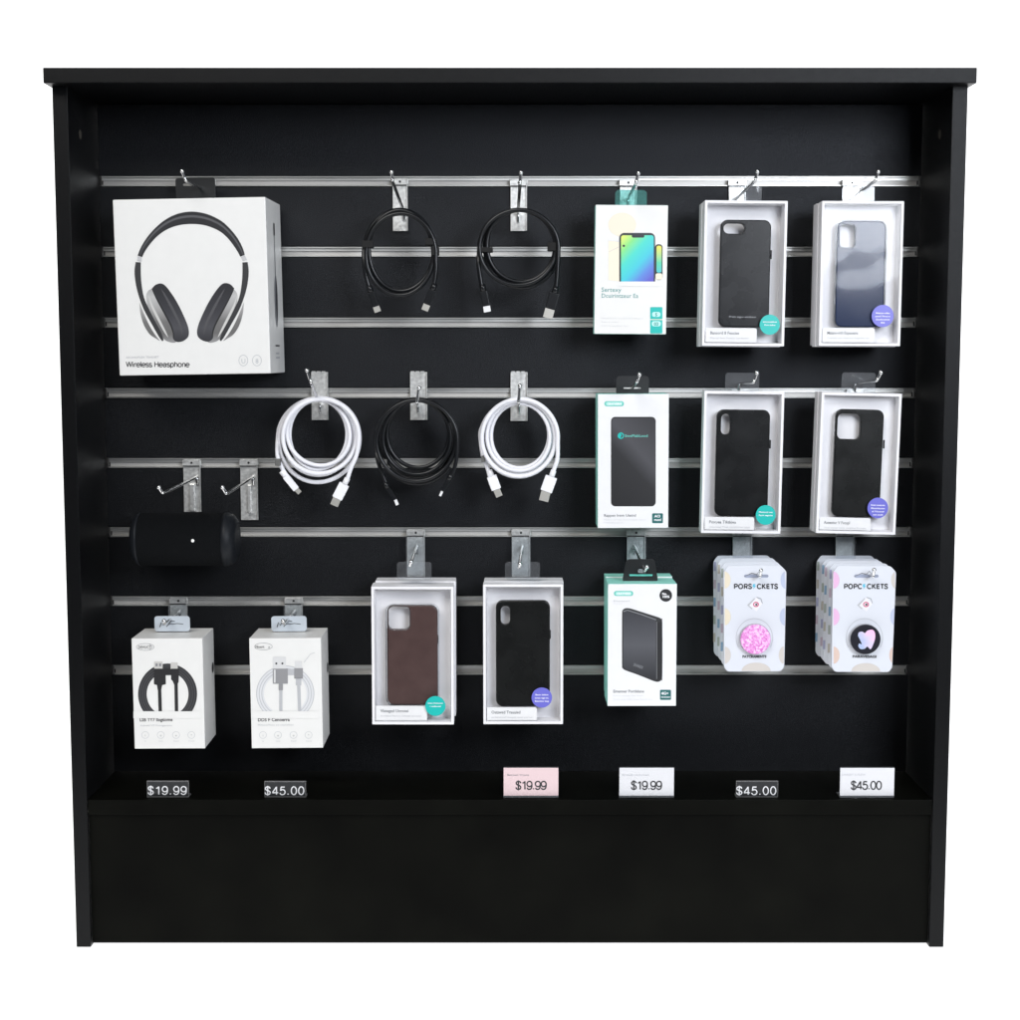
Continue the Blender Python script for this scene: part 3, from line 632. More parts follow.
A.poly(ell(*q(407, 351), 6.3), INK, 1); A.text('No.', *q(400, 348), 2.2, WHI, 2, 'CENTER', bold=.03); A.text('100%', *q(407, 364), 2.3, WHI, 2, 'CENTER', bold=.03, width=7.5)
def R4(pts, n=3): return [(v.x, v.y) for v in catmull([(*q(*p), 0) for p in pts + pts[:1]], n)]
body = [(172, 450), (174, 432), (188, 421), (215, 421), (290, 444), (365, 468), (382, 478), (388, 500), (388, 780), (382, 805), (366, 815), (340, 810), (260, 778), (188, 752), (176, 740), (172, 720)]
A.poly(R4(body), INK2, 1)
A.poly([q(*p) for p in ((358, 500), (386, 490), (386, 785), (378, 805), (358, 808))], INK, 2)
A.line([q(*p) for p in ((178, 438), (200, 430), (280, 455), (355, 482))], 1.0, mat('print_highlight', (120, 122, 126), .4), 4)
A.line([q(*p) for p in ((358, 492), (359, 650), (358, 800))], .6, mat('print_highlight', (1, 1, 1)), 4)
A.text('SHAREX', *q(232, 728), 2.8, G1, 5, bold=.02, width=10, rot=-.36)
A.text('Emanner Portlalane', *q(124, 873), 2.8, G1, 2, bold=.012, width=31); A.text('Porvrer, mercues 30un. thulatn', *q(124, 893), 1.5, G3, 2, width=30); A.text('Tavoliy veoest acdefu, loouse Tasecud ouuer', *q(124, 913), 1.5, G3, 2, width=40)
A.poly(R(376, 858, 435, 912, 1), MATS['deep_teal'], 1); A.text('4G+', *q(402, 884), 2.8, WHI, 2, 'CENTER', bold=.03); A.text('xooooo', *q(406, 900), 1.6, WHI, 2, 'CENTER', bold=.03, width=9)
A.build('printed_artwork')
B_ = Art(fc); B_.poly([q(*p) for p in ((178, 455), (182, 440), (195, 434), (352, 484), (354, 500), (354, 796), (345, 804), (190, 746), (178, 730))], ramp_mat('power_bank_print2', [(0, (46, 47, 50)), (.5, (84, 85, 90)), (1, (60, 61, 66))], (.0, 0, 1), .35), 3); B_.build('power_bank_picture')
behind(fc, 'power_bank_box', 2, .034, CARD, TEAL, ['second mint box in the stack behind the angled power bank picture', 'rearmost mint box in the stack behind the angled power bank picture'], 'boxed power banks', jit=.0015)

# ------------------------------------------------------------------ cable boxes
def cable_box(quad, Y, label, ox, dark):
    fc = Face('cable_box', *quad, Y); tag(fc.o, label, 'cable box', 'boxed cables on the bottom row'); d = .080
    carton(fc, fc.w, fc.h, d, CARDW, bev=.001)
    tx_ = 154.7 if dark else 271.5; hang_tab(fc, tx_, 616, tx_ + 35, 631.5, .045, PALET, r=3)
    q = lambda X, Y: (ox + X / 4.25, 590 + Y / 4.25)
    qq = q; q = (lambda X, Y: (110 + (X + (0 if dark else 498)) / 4.25, 590 + Y / 4.25)); A = Art(fc, .045); A.line([q(212, 158), q(218, 138), q(226, 150), q(236, 134), q(258, 132), q(244, 150), q(262, 142)], .9, INK, 1)
    A.line([q(240, 156), q(262, 130), q(276, 134)], .8, INK, 1); A.line([q(262, 146), q(285, 142), q(312, 145)], .6, INK, 1); A.build('printed_marks'); q = qq
    A = Art(fc)
    if dark:
        A.ring(*q(150, 242), 9, 3.6, .35, G1, 1); A.text('DEVUCT', *q(120, 249), 2.8, INK2, 2, bold=.01, width=13)
        A.line([q(168, 230), q(180, 242), q(168, 254)], .4, G1, 2)
        cx, cy = q(245, 442)
        A.ring(cx, cy, 29.5, 30.5, 8.6, mat('braid_print', (44, 44, 46), .5), 1, 128, 412, 60)
        for rr2 in (27.5, 25.2, 23): A.ring(cx, cy, rr2, rr2 + 1, .5, mat('braid_print_light', (74, 74, 77), .5), 2, 128, 412, 60)
        A.poly([q(232, 332), q(262, 332), q(262, 362), q(232, 362)], INK, 3)
        A.poly(R2(q, 188, 304, 224, 336), mat('plug_metal_print', (190, 188, 184), .4), 4); A.poly(R2(q, 258, 308, 288, 336), mat('plug_metal_print', (1, 1, 1)), 4)
        A.poly(R2(q, 194, 312, 203, 324), G1, 5); A.poly(R2(q, 209, 312, 218, 324), G1, 5)
        A.poly([q(188, 334), q(236, 334), q(238, 400), q(222, 404), q(218, 425), q(203, 425), q(200, 404), q(187, 400)], INK, 5)
        A.poly([q(260, 334), q(294, 334), q(292, 390), q(286, 404), q(274, 404), q(266, 386), q(260, 380)], INK, 5)
        A.line([q(211, 420), q(214, 516)], 3.4, INK, 4); A.line([q(281, 400), q(283, 516)], 3.4, INK, 4)
        A.text('LSB TY7 Ilogtiome', *q(126, 558), 3.2, INK2, 2, bold=.02, width=33); A.text('Xdoxtr V7 Foosgeoiste', *q(128, 579), 1.6, G2, 2, width=32)
        ic = (150, 216, 281, 346)
    else:
        A.ring(*q(652, 240), 9, 3.6, .35, G1, 1); A.text('Noxrt', *q(618, 247), 2.8, INK2, 2, bold=.01, width=9); A.text('x', *q(672, 247), 2.8, G1, 2)
        cx, cy = q(745, 440); gm = mat('grey_braid_print', (176, 177, 180), .5)
        A.ring(cx, cy, 29, 28, 7.6, mat('pale_braid_print', (208, 209, 211), .5), 1, 126, 414, 60)
        for rr2 in (29, 26.4, 23.8): A.ring(cx, cy, rr2, rr2 - 1, .7, gm, 2, 126, 414, 60)
        A.poly([q(754, 335), q(784, 335), q(784, 362), q(754, 362)], gm, 3)
        A.poly(R2(q, 692, 284, 748, 336), mat('plug_metal_print2', (206, 206, 206), .35), 4); A.poly(ell(*q(707, 312), 1), INK2, 5); A.poly(ell(*q(733, 312), 1), INK2, 5)
        A.poly(R2(q, 692, 334, 756, 398), mat('plug_body_print', (140, 140, 142), .35), 5); A.poly(R2(q, 697, 338, 704, 394), mat('plug_metal_print2', (1, 1, 1)), 6)
        A.poly(R2(q, 786, 302, 816, 336), MATS['plug_metal_print2'], 4); A.poly(R2(q, 783, 332, 820, 376), MATS['plug_body_print'], 5); A.poly(R2(q, 790, 374, 813, 405), gm, 5)
        A.poly(R2(q, 717, 398, 735, 426), MATS['plug_body_print'], 6)
        A.line([q(726, 420), q(726, 514)], 3.2, gm, 4); A.line([q(802, 402), q(806, 514)], 3.2, gm, 4)
        A.line([q(824, 308), q(852, 272), q(870, 266)], .4, G2, 4)
        A.text('DDS F Cenoerra', *q(628, 558), 3.2, INK2, 2, bold=.02, width=32); A.text('PDtonoTnoc eo-esiplstlexo', *q(628, 577), 1.6, G2, 2, width=36)
        ic = (650, 714, 780, 844)
    for i, X in enumerate(ic):
        A.ring(*q(X, 616), 3.7, 3.6, .35, G2, 1, n=24); A.text('ioo*'[i], *q(X, 622), 2.2, G1, 2, 'CENTER'); A.text(['oe', 'loooa', 'Doeod', 'Xoootd'][i], *q(X, 644), 1.3, G2, 2, 'CENTER')
    A.poly([q(100 if dark else 600, 515), q(388 if dark else 888, 515), q(388 if dark else 888, 545), q(100 if dark else 600, 545)], CARDW, 7)
    A.build('printed_artwork')
    # black round seal on the right flank
    z = fc.uv(*q(440 if dark else 925, 322), d)[1]
    bm = bmesh.new(); bm.faces.new([bm.verts.new((fc.w / 2 + .0004, d - .013 + .0075 * math.cos(a), z + .0075 * math.sin(a))) for a in [i * math.pi / 12 for i in range(24)]])
    from_bm('round_seal', bm, INK, fc.o); return fc
def R2(q, x0, y0, x1, y1, r=.4): return rrect(*q(x0, y0), *q(x1, y1), r, 2)
cable_box([(131.2, 638.5), (202.5, 638.2), (205, 748.5), (134.8, 748.8)], .03, 'white box with a black braided cable picture, hanging lowest at the left', 110, True)
cable_box([(249, 638.2), (321, 638), (323, 748), (251.8, 748.2)], .03, 'white box with a grey cable picture, right of the black cable box', 110, False)

# the flank of the second box
# ------------------------------------------------------------------ grip cards
def clampx(pts, quad, side):
    (lx0, y0), (rx0, _), (rx1, y1), (lx1, _) = quad; out = []
    for x, y in pts:
        t = (y - y0) / (y1 - y0); lo = lx0 + (lx1 - lx0) * t + .9; hi = rx0 + (rx1 - rx0) * t - .9
        if side > 0 and t < .07: hi -= (.07 - t) * 75
        out.append((min(max(x, lo), hi), y))
    return out
def grip_card(quad, Y, n, ox, label, blabel, pink):
    fc = Face('phone_grip_card', *quad, Y); g = 'phone grips on hanging cards'; w, h = fc.w, fc.h
    def outline():
        b = .0062; f = .0016
        pts = [(-w / 2 + f, b), (-w / 2 + b, 0), (w / 2 - b, 0), (w / 2 - f, b), (w / 2, h - .0085), (w / 2 - .008, h), (-w / 2 + .006, h), (-w / 2, h - .009)]
        out = []
        for i, p in enumerate(pts):                                  # soften every corner
            a = Vector(pts[i - 1]); c = Vector(pts[(i + 1) % len(pts)]); p = Vector(p)
            u = p + (a - p).normalized() * min(.003, (a - p).length * .45); v = p + (c - p).normalized() * min(.003, (c - p).length * .45)
            for t in (0, .33, .67, 1): r_ = u * (1 - t) ** 2 + p * 2 * t * (1 - t) + v * t * t; out.append((r_.x, r_.y))
        return out
    ol = outline(); edge = mat('blister_edge', (188, 192, 202), .3)
    tag(fc.o, label, 'phone grip card', g)
    q = lambda X, Y: (700 + X / 4.636, 530 + Y / 4.636)
    slot = fc.rr(*q(207 + ox, 207), *q(315 + ox, 219), 1.4)
    def shape(d0): return plate('card', [ol, list(reversed(slot))], d0, d0 + .0018, MATS['grip_card_white'] if 'grip_card_white' in MATS else mat('grip_card_white', (.63, .65, .70), .4, srgb=False), None, .0004)
    c0 = shape(0); c0.parent = fc.o
    A = Art(fc)
    pal = [mat('dot_cream', (216, 206, 184), .5), mat('dot_grey_blue', (178, 186, 208), .5), mat('dot_sand', (196, 190, 184), .5), mat('dot_pink', (216, 172, 206), .5), mat('dot_peach', (206, 182, 170), .5)]
    # half circles at the edges, clipped to the card by building only the inward half
    xl = quad[0][0]; xr = quad[1][0]; yb = quad[2][1]
    for i, Yc in enumerate((232, 402, 580)):
        cx, cy = (xl + .9 + i * .1, 530 + Yc / 4.636); A.poly(clampx(ell(cx, cy, 6.2, 8.6, 20, 0, -88, 88), quad, -1), pal[(0, 0, 2)[i] if pink else (3, 3, 4)[i]], 1)
        cx = xr - .9 - i * .9; A.poly(clampx(ell(cx, cy, 5.2, 8.8, 20, 0, 92, 268), quad, 1), pal[(1, 1, 2)[i] if pink else (2, 1, 4)[i]], 1)
    A.poly(ell((xl + xr) / 2 + 1, yb - .5, 14.5, 8.4, 24, 0, 180, 360), pal[2], 1)
    nm = ['PORS', 'CKETS'] if pink else ['POPC', 'CKETS']
    lettering(A, nm[0], *q(158 + ox, 272), 4.6, 1.15, INK, 2, width=18, sp=.1); lettering(A, nm[1], *q(265 + ox, 272), 4.6, 1.15, INK, 2, width=21, sp=.1)
    A.poly([q(246 + ox, 250), q(258 + ox, 250), q(253 + ox, 258), q(260 + ox, 258), q(246 + ox, 275), q(250 + ox, 263), q(243 + ox, 263)], mat('cyan_print', (84, 178, 206), .5), 3)
    A.line([q(205 + ox, 216), q(240 + ox, 200), q(262 + ox, 206), q(275 + ox, 190), q(290 + ox, 212), q(316 + ox, 212)], .8, G1, 3)
    A.poly(R2(q, 204 + ox, 206, 318 + ox, 221, 1.6), mat('slot_blue', (150, 158, 180), .4), 1)
    ccx, ccy = q(258 + ox, 343)
    A.poly([q(218 + ox, 348), q(252 + ox, 315), q(262 + ox, 330), q(240 + ox, 368)], G2, 2)
    A.poly([q(228 + ox, 350), q(262 + ox, 312), q(290 + ox, 340), q(262 + ox, 378)], mat('tile_white', (222, 220, 226), .4), 3); A.line([q(262 + ox, 312), q(282 + ox, 318), q(289 + ox, 340)], .5, G1, 4)
    A.ring(ccx + .3, ccy + .4, 3.0, 2.7, 1.1, mat('rose_print', (196, 88, 120), .5), 4, n=20); A.poly(ell(ccx + .6, ccy + .5, 1.1), INK2, 5)
    A.text('PATCRAMENTS' if pink else 'PARAVESAGI', *q(252 + ox, 592), 2.4, INK, 2, 'CENTER', bold=.045, width=24)
    A.ring(*q(252 + ox, 500), 18.5, 19.5, .5, G2, 1, 150, 390); A.build('printed_artwork')
    # the grip itself: disc on a short bellows
    kx = 258 if pink else 258; cx, cz = fc.uv(*q(258 + ox, 508), -.009)
    bm = bmesh.new(); prof = [(.0, -.0002), (.0205, -.0002), (.0215, -.002), (.0185, -.0035), (.0205, -.005), (.0205, -.0055)]
    def lathe(bm, prof, mi=0, n=48, sq=1):
        R_ = [[bm.verts.new((cx + r_ * math.cos(a * 2 * math.pi / n), y, cz + r_ * math.sin(a * 2 * math.pi / n))) for a in range(n)] for r_, y in prof if r_ > 0]
        for a, b in zip(R_, R_[1:]):
            for i in range(n): f = bm.faces.new((a[i], a[(i + 1) % n], b[(i + 1) % n], b[i])); f.smooth = True; f.material_index = mi
        bm.faces.new(R_[-1]).material_index = mi
    lathe(bm, prof[1:]); gb = from_bm('grip_base', bm, mat('grip_plastic_' + ('clear' if pink else 'white'), (200, 196, 206) if pink else (196, 198, 206), .25), fc.o)
    rd = .0206
    bm = bmesh.new(); lathe(bm, [(rd - .0006, -.0056), (rd, -.0062), (rd, -.0082), (rd - .0008, -.0090)])
    if pink:
        gm = bpy.data.materials.new('pink_glitter'); gm.use_nodes = True; nt = gm.node_tree; b = nt.nodes['Principled BSDF']; b.inputs['Roughness'].default_value = .3
        tc = nt.nodes.new('ShaderNodeTexCoord'); vo = nt.nodes.new('ShaderNodeTexVoronoi'); vo.inputs['Scale'].default_value = 420; nt.links.new(tc.outputs['Object'], vo.inputs['Vector'])
        rp = nt.nodes.new('ShaderNodeValToRGB'); sp_ = nt.nodes.new('ShaderNodeSeparateColor'); nt.links.new(vo.outputs['Color'], sp_.inputs[0]); nt.links.new(sp_.outputs[0], rp.inputs[0])
        rp.color_ramp.elements[0].color = (*s2l((206, 112, 190)), 1); rp.color_ramp.elements[1].color = (*s2l((244, 206, 236)), 1); e = rp.color_ramp.elements.new(.55); e.color = (*s2l((226, 150, 212)), 1)
        nt.links.new(rp.outputs[0], b.inputs['Base Color'])
        bp = nt.nodes.new('ShaderNodeBump'); bp.inputs['Strength'].default_value = .8; bp.inputs['Distance'].default_value = .001; nt.links.new(vo.outputs['Distance'], bp.inputs['Height']); nt.links.new(bp.outputs[0], b.inputs['Normal'])
        from_bm('grip_disc', bm, gm, fc.o)
    else:
        gd = from_bm('grip_disc', bm, mat('grip_black', (30, 30, 38), .3), fc.o)
        A = Art(fc, -.0090); tm = bpy.data.materials.new('lilac_marble'); tm.use_nodes = True; nt = tm.node_tree; b = nt.nodes['Principled BSDF']; b.inputs['Roughness'].default_value = .35
        tc = nt.nodes.new('ShaderNodeTexCoord'); no = nt.nodes.new('ShaderNodeTexNoise'); no.inputs['Scale'].default_value = 90; nt.links.new(tc.outputs['Object'], no.inputs['Vector'])
        dtn = nt.nodes.new('ShaderNodeVectorMath'); dtn.operation = 'DOT_PRODUCT'; dtn.inputs[1].default_value = (.45, 0, .27); nt.links.new(tc.outputs['Generated'], dtn.inputs[0])
        adn = nt.nodes.new('ShaderNodeMath'); adn.operation = 'MULTIPLY_ADD'; adn.inputs[1].default_value = .5; nt.links.new(no.outputs['Fac'], adn.inputs[0]); nt.links.new(dtn.outputs['Value'], adn.inputs[2])
        rp = nt.nodes.new('ShaderNodeValToRGB'); nt.links.new(adn.outputs[0], rp.inputs[0]); rp.color_ramp.elements[0].position = .42
        rp.color_ramp.elements[0].color = (*s2l((168, 182, 214)), 1); rp.color_ramp.elements[1].position = .88; rp.color_ramp.elements[1].color = (*s2l((240, 184, 220)), 1); e = rp.color_ramp.elements.new(.66); e.color = (*s2l((206, 196, 226)), 1); nt.links.new(rp.outputs[0], b.inputs['Base Color'])
        pts = [(732, 490), (736, 475), (752, 471), (764, 478), (776, 466), (798, 462), (810, 474), (812, 500), (803, 530), (790, 553), (776, 540), (764, 550), (744, 552), (734, 538), (738, 526), (750, 530), (742, 510)]
        A.poly([(v.x, v.y) for v in catmull([(*q(*p), 0) for p in pts + pts[:1]], 3)], tm, 2); A.build('patch_emblem', gd)
    # cards further back on the prong
    for i in range(1, n):
        c = bpy.data.objects.new('phone_grip_card', c0.data.copy()); C.objects.link(c); st = (.108 / (n - 1))
        c.location = fc.M @ Vector((random.uniform(-.0012, .0012), i * st, random.uniform(-.001, .001))); c.rotation_euler = fc.o.rotation_euler
        tag(c, blabel[i - 1], 'phone grip card', g)
        # coloured bands printed round the edge of each card
        e = Art(fc); 
        xx = -w / 2 + .0006; wm = MATS['grip_card_white']
        for j in range(10):
            z = h * (.94 - .088 * j); e.v += [(xx, -.0004, z), (xx + .0032, -.0004, z)]
            if j < 9:
                kk = (j // 2 + i + (0 if pink else 2)) % 5
                e.fa.append([2 * j, 2 * j + 1, 2 * j + 3, 2 * j + 2]); e.mi.append(e.m(wm if j % 2 else mat('edge_tone_%d' % kk, [(128, 158, 184), (158, 166, 158), (178, 172, 162), (160, 162, 190), (184, 166, 180)][kk], .4)))
        oo = e.build('printed_edge', c); oo.name = 'printed_edge'
    return fc
grip_card([(723.5, 565.6), (786.7, 565.6), (785.3, 671.5), (723, 671.5)], .025, 4, 0, 'front card with a round pink glitter phone grip, beside the mint power bank boxes',
          ['second card behind the pink glitter grip card', 'third card behind the pink glitter grip card', 'rearmost card behind the pink glitter grip card'], True)
grip_card([(832.3, 566), (897.2, 566), (892.5, 672), (831.2, 672)], .025, 5, 510, 'front card with a black phone grip carrying a pastel patch, at the far right',
          ['second card behind the black grip card', 'third card behind the black grip card', 'fourth card behind the black grip card', 'rearmost card behind the black grip card'], False)

# ------------------------------------------------------------------ coiled cables
def cable(name, loops, start, end, r, m, label, bodies, bands, Yc=.075, bmat=None, group='coiled charging cables', seg=64):
    """loops: (cx,cy,rx,ry) ellipses in photo px blended into one spiral; start/end: leads in photo px"""
    root_p = P(loops[0][0], loops[0][1] - loops[0][3], Yc); rt = empty(name, root_p); tag(rt, label, 'cable', group)
    pts = []; N = len(loops) - 1; step = 28; dy = r * 2.1
    for p in start: pts.append((p[0], p[1], p[2] if len(p) > 2 else Yc))
    a0 = math.pi + .12
    tot = N * step + step // 2
    for i in range(tot + 1):
        t = i / step; a = a0 + t * 2 * math.pi          # y grows downward in px: angle pi -> left, then up over the top
        k = min(int(t), N); u = t - int(t); A0 = loops[min(k, N)]; B0 = loops[min(k + 1, N)]; u = u * u * (3 - 2 * u)
        cx, cy, rx, ry = [A0[j] * (1 - u) + B0[j] * u for j in range(4)]
        yy = Yc - dy * ((k * 1.0 + u) - N / 2) * .8
        pts.append((cx + rx * math.cos(a), cy + ry * math.sin(a), yy))
    for p in end: pts.append((p[0], p[1], p[2] if len(p) > 2 else pts[-1][2]))
    W = [P(a, b, c) - root_p for a, b, c in pts]
    bm = bmesh.new(); tube(bm, catmull(W, 4), r, 10); from_bm('cord', bm, m, rt)
    for (p0, p1, wd, p2, tw, th, kind) in bodies:       # plug: body from p0 to p1, metal tip to p2
        yy = pts[0][2] if kind == 's' else pts[-1][2]
        a, b, c = (P(*p, yy) - root_p for p in (p0, p1, p2)); s_ = (2.087 + yy) / F
        def bar(nm, a, b, w_, t_, mt, par, bev=.0012):
            dv = (b - a); L = dv.length; bm = bmesh.new(); box(bm, -w_ / 2, w_ / 2, -t_ / 2, t_ / 2, 0, L, min(bev, t_ * .4), 0, 3)
            x = dv.normalized(); yv = Vector((0, 1, 0)); xv = yv.cross(x).normalized(); Mx = Matrix((xv, x.cross(xv), x)).transposed().to_4x4(); Mx.translation = a
            bm.transform(Mx); return from_bm(nm, bm, mt, par)
        pl = bar('plug', a, b, wd * s_, .0062, bmat or m, rt)
        bar('plug_tip', b, c, tw * s_, .0036, mat('plug_metal', (.72, .70, .64), .32, .7, srgb=False) if th else mat('plug_white', (225, 225, 225), .3), pl, .0004)
        bm = bmesh.new(); dv = (a - b).normalized(); tube(bm, [a + dv * .009, a], r * 1.35, 10); from_bm('strain_relief', bm, bmat or m, pl, True)
    for (x, y, w_, h_, mt) in bands:
        a = P(x - w_ / 2, y + h_ / 2, Yc) - root_p; b = P(x + w_ / 2, y - h_ / 2, Yc) - root_p
        bm = bmesh.new(); box(bm, a.x, b.x, -r * 3.2, r * 3.2, a.z, b.z, .0012); from_bm('cable_tie', bm, mt, rt)
BC = mat('black_cable', (.005, .0057, .007), .30, spec=.4, srgb=False); WC = mat('white_cable', (.78, .78, .82), .35, srgb=False)
TIE = mat('velcro_black', (.006, .006, .006), .9, srgb=False); TIEG = mat('grey_tie', (90, 90, 88), .6)
WB = mat('white_plug', (.80, .80, .82), .3, srgb=False)
cable('charging_cable', [(400, 253, 36, 43), (400, 250, 31, 40), (401, 255, 35, 41.5)], [(370.5, 291), (366.5, 278), (364, 262)], [(436, 268), (434.5, 281), (432.5, 291)], .0031, BC,
      'narrow black coiled cable with two small plugs, left in the top row', [((371, 292), (376, 306.5), 6.2, (378, 312), 6.5, 1, 's'), ((432.5, 290), (427, 304.5), 7.5, (424.5, 310.5), 6.8, 1, 'e')],
      [(368, 244.5, 11, 7, TIE), (431, 242, 11, 6.5, TIE), (435.5, 251, 7, 9, TIE)])
cable('charging_cable', [(519, 252, 39.5, 42), (521, 248, 36, 38), (520, 245.5, 33, 35.5), (519, 248, 39.5, 38)], [(482.5, 290), (480, 275), (478.5, 262)], [(558, 262), (557, 278), (555.5, 292)], .0031, BC,
      'wide black coiled cable with a large metal plug, second in the top row', [((483.5, 291), (486.5, 306), 7.2, (487.5, 312), 7, 0, 's'), ((554.5, 293), (550, 309), 10, (547.5, 318), 9.5, 1, 'e')],
      [(485, 250, 16, 5, TIE), (554, 247, 13, 8.5, TIE)])
cable('charging_cable', [(320, 438, 42, 40), (318, 441, 39, 42), (316, 436, 33, 37), (317.5, 434, 28, 34), (321, 432, 34, 33), (321, 437, 38, 38)], [(288, 478), (282, 468), (277.5, 455)], [(356.5, 455), (351, 468), (346.5, 482)], .0030, WC,
      'white coiled cable at the left of the second coil row, crossing its own loop', [((285.5, 476), (296.5, 489.5), 6.5, (300, 493), 4.5, 1, 's'), ((344.5, 484), (337, 498.5), 10.5, (334, 505.5), 8.2, 1, 'e')], [(278.5, 462, 5.5, 7, TIEG)], bmat=WB)
cable('charging_cable', [(416, 443, 41, 43.5), (417, 441, 39.5, 42), (417, 438, 36, 39), (418, 436, 33, 36.5), (417, 433.5, 30, 33), (419, 438, 36, 38), (417, 441, 40.5, 41)], [(389, 490), (384, 478), (377.5, 459)], [(456, 462), (452, 474), (446, 485)], .0029, BC,
      'black coiled cable with thin tips, between the two white coils', [((388, 488), (395.3, 499.5), 4, (397.5, 505), 3, 0, 's'), ((448.5, 480), (442.3, 491), 4.2, (440, 496), 2.4, 0, 'e')],
      [(385, 463, 5, 8, TIEG), (452, 462, 4.5, 9, mat('grey_tag', (150, 150, 146), .5))])
cable('charging_cable', [(518, 440, 38, 39), (518, 438, 36.5, 38), (519, 436, 32, 35), (519, 435.5, 28, 32), (520, 436, 33, 35.5), (520, 438, 38, 39)], [(490, 477), (487.5, 468), (483, 456)], [(557.5, 458), (554.5, 468), (551.5, 477)], .0030, WC,
      'neat white coiled cable, right of the black coil', [((491.5, 476), (496.5, 489.5), 10, (499.5, 496.5), 6.8, 1, 's'), ((551.5, 476.5), (546, 491.5), 12, (543.5, 501), 9.5, 1, 'e')], [(483.5, 458.5, 4, 6, TIEG)], bmat=WB)

# ------------------------------------------------------------------ speaker
xa, xb = P(131, 541, .06).x, P(237, 541, .06).x; zc = P(184, 540.5, .06).z; Rr = .0375
sp = empty('bluetooth_speaker', (P(184, 569, .06).x, .075, zc - Rr)); tag(sp, 'black cylindrical portable speaker with a small white light, hanging at the left', 'speaker')
def lathe_x(prof, n=56):
    bm = bmesh.new(); R_ = [[bm.verts.new((x, r_ * math.cos(a * 2 * math.pi / n), Rr + r_ * math.sin(a * 2 * math.pi / n))) for a in range(n)] for x, r_ in prof]
    for a, b in zip(R_, R_[1:]):
        for i in range(n): f = bm.faces.new((a[i], a[(i + 1) % n], b[(i + 1) % n], b[i])); f.smooth = True
    bm.faces.new(R_[0]); bm.faces.new(R_[-1]); return bm
Lh = (xb - xa) / 2
RUB = mat('speaker_rubber', (.007, .0085, .011), .5, spec=.22, srgb=False); FAB = mat('speaker_fabric', (.0028, .0034, .0042), .8, spec=.12, bump=(1600, 1, .0015), srgb=False)
from_bm('fabric_body', lathe_x([(-Lh + .010, Rr - .0006), (-Lh + .012, Rr - .0004), (Lh - .020, Rr - .0004), (Lh - .018, Rr - .0006)]), FAB, sp)
from_bm('end_cap', lathe_x([(-Lh + .0105, Rr - .001), (-Lh + .0125, Rr + .0001), (-Lh + .009, Rr - .0008), (-Lh + .0055, Rr - .003), (-Lh + .0025, Rr - .0065), (-Lh + .0006, Rr - .011), (-Lh, Rr - .018)]), RUB, sp)
from_bm('end_cap', lathe_x([(Lh - .0185, Rr - .001), (Lh - .0185, Rr + .0001), (Lh - .013, Rr - .0003), (Lh - .009, Rr - .0016), (Lh - .0055, Rr - .004), (Lh - .0025, Rr - .008), (Lh - .0006, Rr - .013), (Lh - .0002, Rr - .0165), (Lh - .0008, Rr - .018)]), RUB, sp)
px_, pz_ = P(192.7, 540.6, .06 - .022).x - sp.location.x, P(192.7, 540.6, .04).z - sp.location.z
bm = bmesh.new(); bmesh.ops.create_uvsphere(bm, u_segments=16, v_segments=10, radius=.0024, matrix=Matrix.Translation((px_, -Rr + .0006, pz_)) @ Matrix.Diagonal((1, .5, 1, 1)))
from_bm('indicator_light', bm, mat('indicator_white', (235, 235, 232), .3), sp, True)

# ------------------------------------------------------------------ price tags
def price(quad, Y, text, kind, label, small=None, txt=None):
    fc = Face('price_tag', *quad, Y, level=True); fc.o.location.z = max(fc.o.location.z, ZL1 + .0008); fc.M = Matrix.LocRotScale(fc.o.location, fc.o.rotation_euler, None); fc.I = fc.M.inverted()
    tag(fc.o, label, 'price tag', 'price tags along the ledge'); w, h = fc.w, fc.h
    ACR = MATS.get('acrylic') or film('acrylic', (.95, .96, .97), .06, .05)
    if kind == 'dark':
        plate('card', [rrect(-w / 2 + .0006, .0006, w / 2 - .0006, h - .0012, .0006)], .0008, .0018, MATS['tag_grey'] if 'tag_grey' in MATS else mat('tag_grey', (38, 39, 41), .35), fc.o, .0002)
        hm = film('tag_frame', (.6, .6, .6), .15, .35, hazecol=(.35, .35, .35)) if 'tag_frame' not in MATS else MATS['tag_frame']
        bm = bmesh.new(); box(bm, -w / 2, w / 2, .0006, .0030, h - .0014, h, .0003); box(bm, w / 2 - .0008, w / 2, .0006, .0022, 0, h - .0015); box(bm, -w / 2, -w / 2 + .0008, .0006, .0022, 0, h - .0015)
        box(bm, -w / 2, w / 2, .0006, .016, -.0004, .0005); from_bm('holder', bm, hm, fc.o)
        A = Art(fc, .0008); lettering(A, text, txt[0], txt[1] - .9, txt[2] - .3, 1.15, mat('price_white', (218, 218, 220), .5), 1, width=txt[3] + .5, sp=.14); A.build('price_text')
    else:
        cm = mat('price_card_white', (.64, .64, .66), .5, srgb=False) if kind == 'white' else (mat('pale_pink_card', (214, 190, 192), .5))
        z0 = .0022
        cd_ = plate('card', [rrect(-w / 2, z0, w / 2, h, .0004)], 0, .0009, cm, fc.o, .0002)
        bm = bmesh.new(); box(bm, -w / 2 - .0002, w / 2 + .0002, -.0012, -.0002, 0, .0028, .0003); box(bm, -w / 2, w / 2, .0011, .0019, 0, h + .0012, .0003); box(bm, -w / 2, w / 2, .0021, .026, -.0003, .0006, .0002)
        from_bm('holder', bm, ACR, fc.o)
        A = Art(fc, 0); lettering(A, text, txt[0], txt[1] - .7, txt[2], 1.35, INK2, 1, width=txt[3]); A.text(small[0], small[1], small[2], 1.9, G2 if kind == 'white' else G1, 1, width=small[3]); A.build('price_text', cd_)
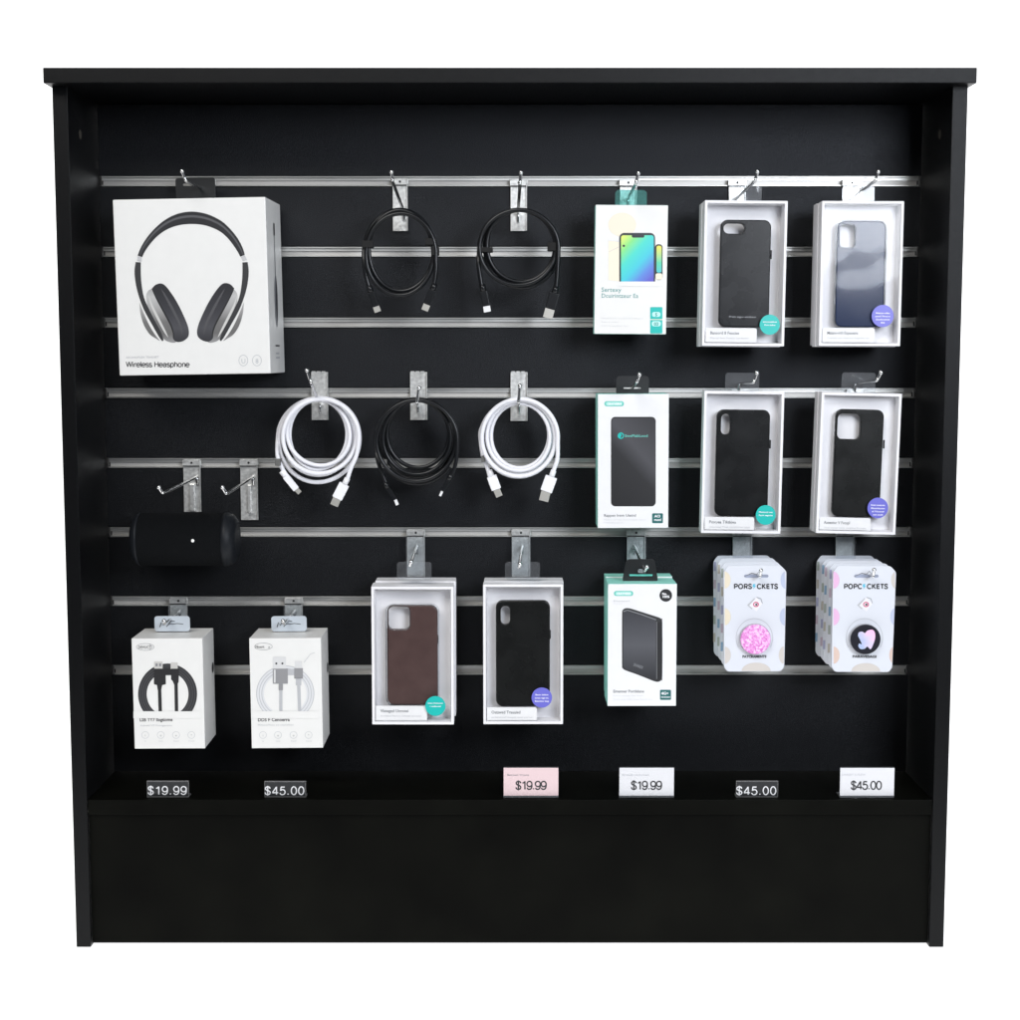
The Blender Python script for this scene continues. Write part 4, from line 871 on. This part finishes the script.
price([(146.5, 783), (188.5, 783), (189, 799), (147, 799)], .012, '$19.99', 'dark', 'small dark tag with white $19.99 under the black cable box', txt=(148, 795.3, 8.2, 38.5))
price([(264, 783.3), (305.5, 783.3), (306, 799), (264.5, 799)], .012, '$45.00', 'dark', 'small dark tag with white $45.00 under the grey cable box', txt=(265, 795.5, 8.2, 39))
price([(735.5, 783), (777.5, 783), (778, 799), (736, 799)], .012, '$45.00', 'dark', 'small dark tag with white $45.00 near the right end of the ledge', txt=(736.5, 795.5, 8.2, 39.5))
price([(503.5, 770), (558, 770), (558.5, 799.5), (503.5, 799.5)], .010, '$19.99', 'pink', 'pale pink card tag reading $19.99 on the ledge', ('Bamowt Vroute', 507, 775.8, 22), (515.8, 790, 8.0, 31))
price([(618.3, 770), (672.5, 770), (674, 799.5), (619, 799.5)], .010, '$19.99', 'white', 'white card tag reading $19.99, right of the pink one', ('BowtdE Uomoweri', 622, 775.8, 27), (631.2, 790, 8.0, 31))
price([(837.5, 770), (891.5, 769.5), (894, 799), (839.5, 799)], .010, '$45.00', 'white', 'white card tag reading $45.00, last on the right', ('DRREET S FLEW', 841.5, 775.6, 24), (851, 790, 8.0, 31))

# ------------------------------------------------------------------ light
w = bpy.data.worlds.new('World'); S.world = w; w.use_nodes = True
w.node_tree.nodes['Background'].inputs[0].default_value = (.85, .9, 1, 1); w.node_tree.nodes['Background'].inputs[1].default_value = .26
wn = w.node_tree; tcw = wn.nodes.new('ShaderNodeTexCoord'); nzw = wn.nodes.new('ShaderNodeTexNoise'); nzw.inputs['Scale'].default_value = 3.2; nzw.inputs['Detail'].default_value = 2
rpw = wn.nodes.new('ShaderNodeValToRGB'); wn.links.new(tcw.outputs['Generated'], nzw.inputs['Vector']); wn.links.new(nzw.outputs['Fac'], rpw.inputs[0]); wn.links.new(rpw.outputs[0], wn.nodes['Background'].inputs[0])
rpw.color_ramp.elements[0].position = .42; rpw.color_ramp.elements[0].color = (.05, .05, .055, 1); rpw.color_ramp.elements[1].position = .62; rpw.color_ramp.elements[1].color = (.9, .95, 1.05, 1)   # made-up noise surroundings, added to vary reflections on metal and film
def area(name, loc, target, sx, sy, power, col):
    l = bpy.data.lights.new(name, 'AREA'); l.shape = 'RECTANGLE'; l.size = sx; l.size_y = sy; l.energy = power; l.color = col
    o = bpy.data.objects.new(name, l); C.objects.link(o); o.location = loc
    o.rotation_euler = (Vector(target) - Vector(loc)).to_track_quat('-Z', 'Y').to_euler(); return o
area('softbox_key', (1.27, -2.15, 1.47), (.25, .1, .85), 1.0, .86, 52, (.88, .925, 1))
area('added_fill', (-1.1, -2.6, 3.1), (-.1, .1, .6), 2.4, 1.4, 94, (1, .985, .96))  # added fill from high left to lift the whites, no known lamp
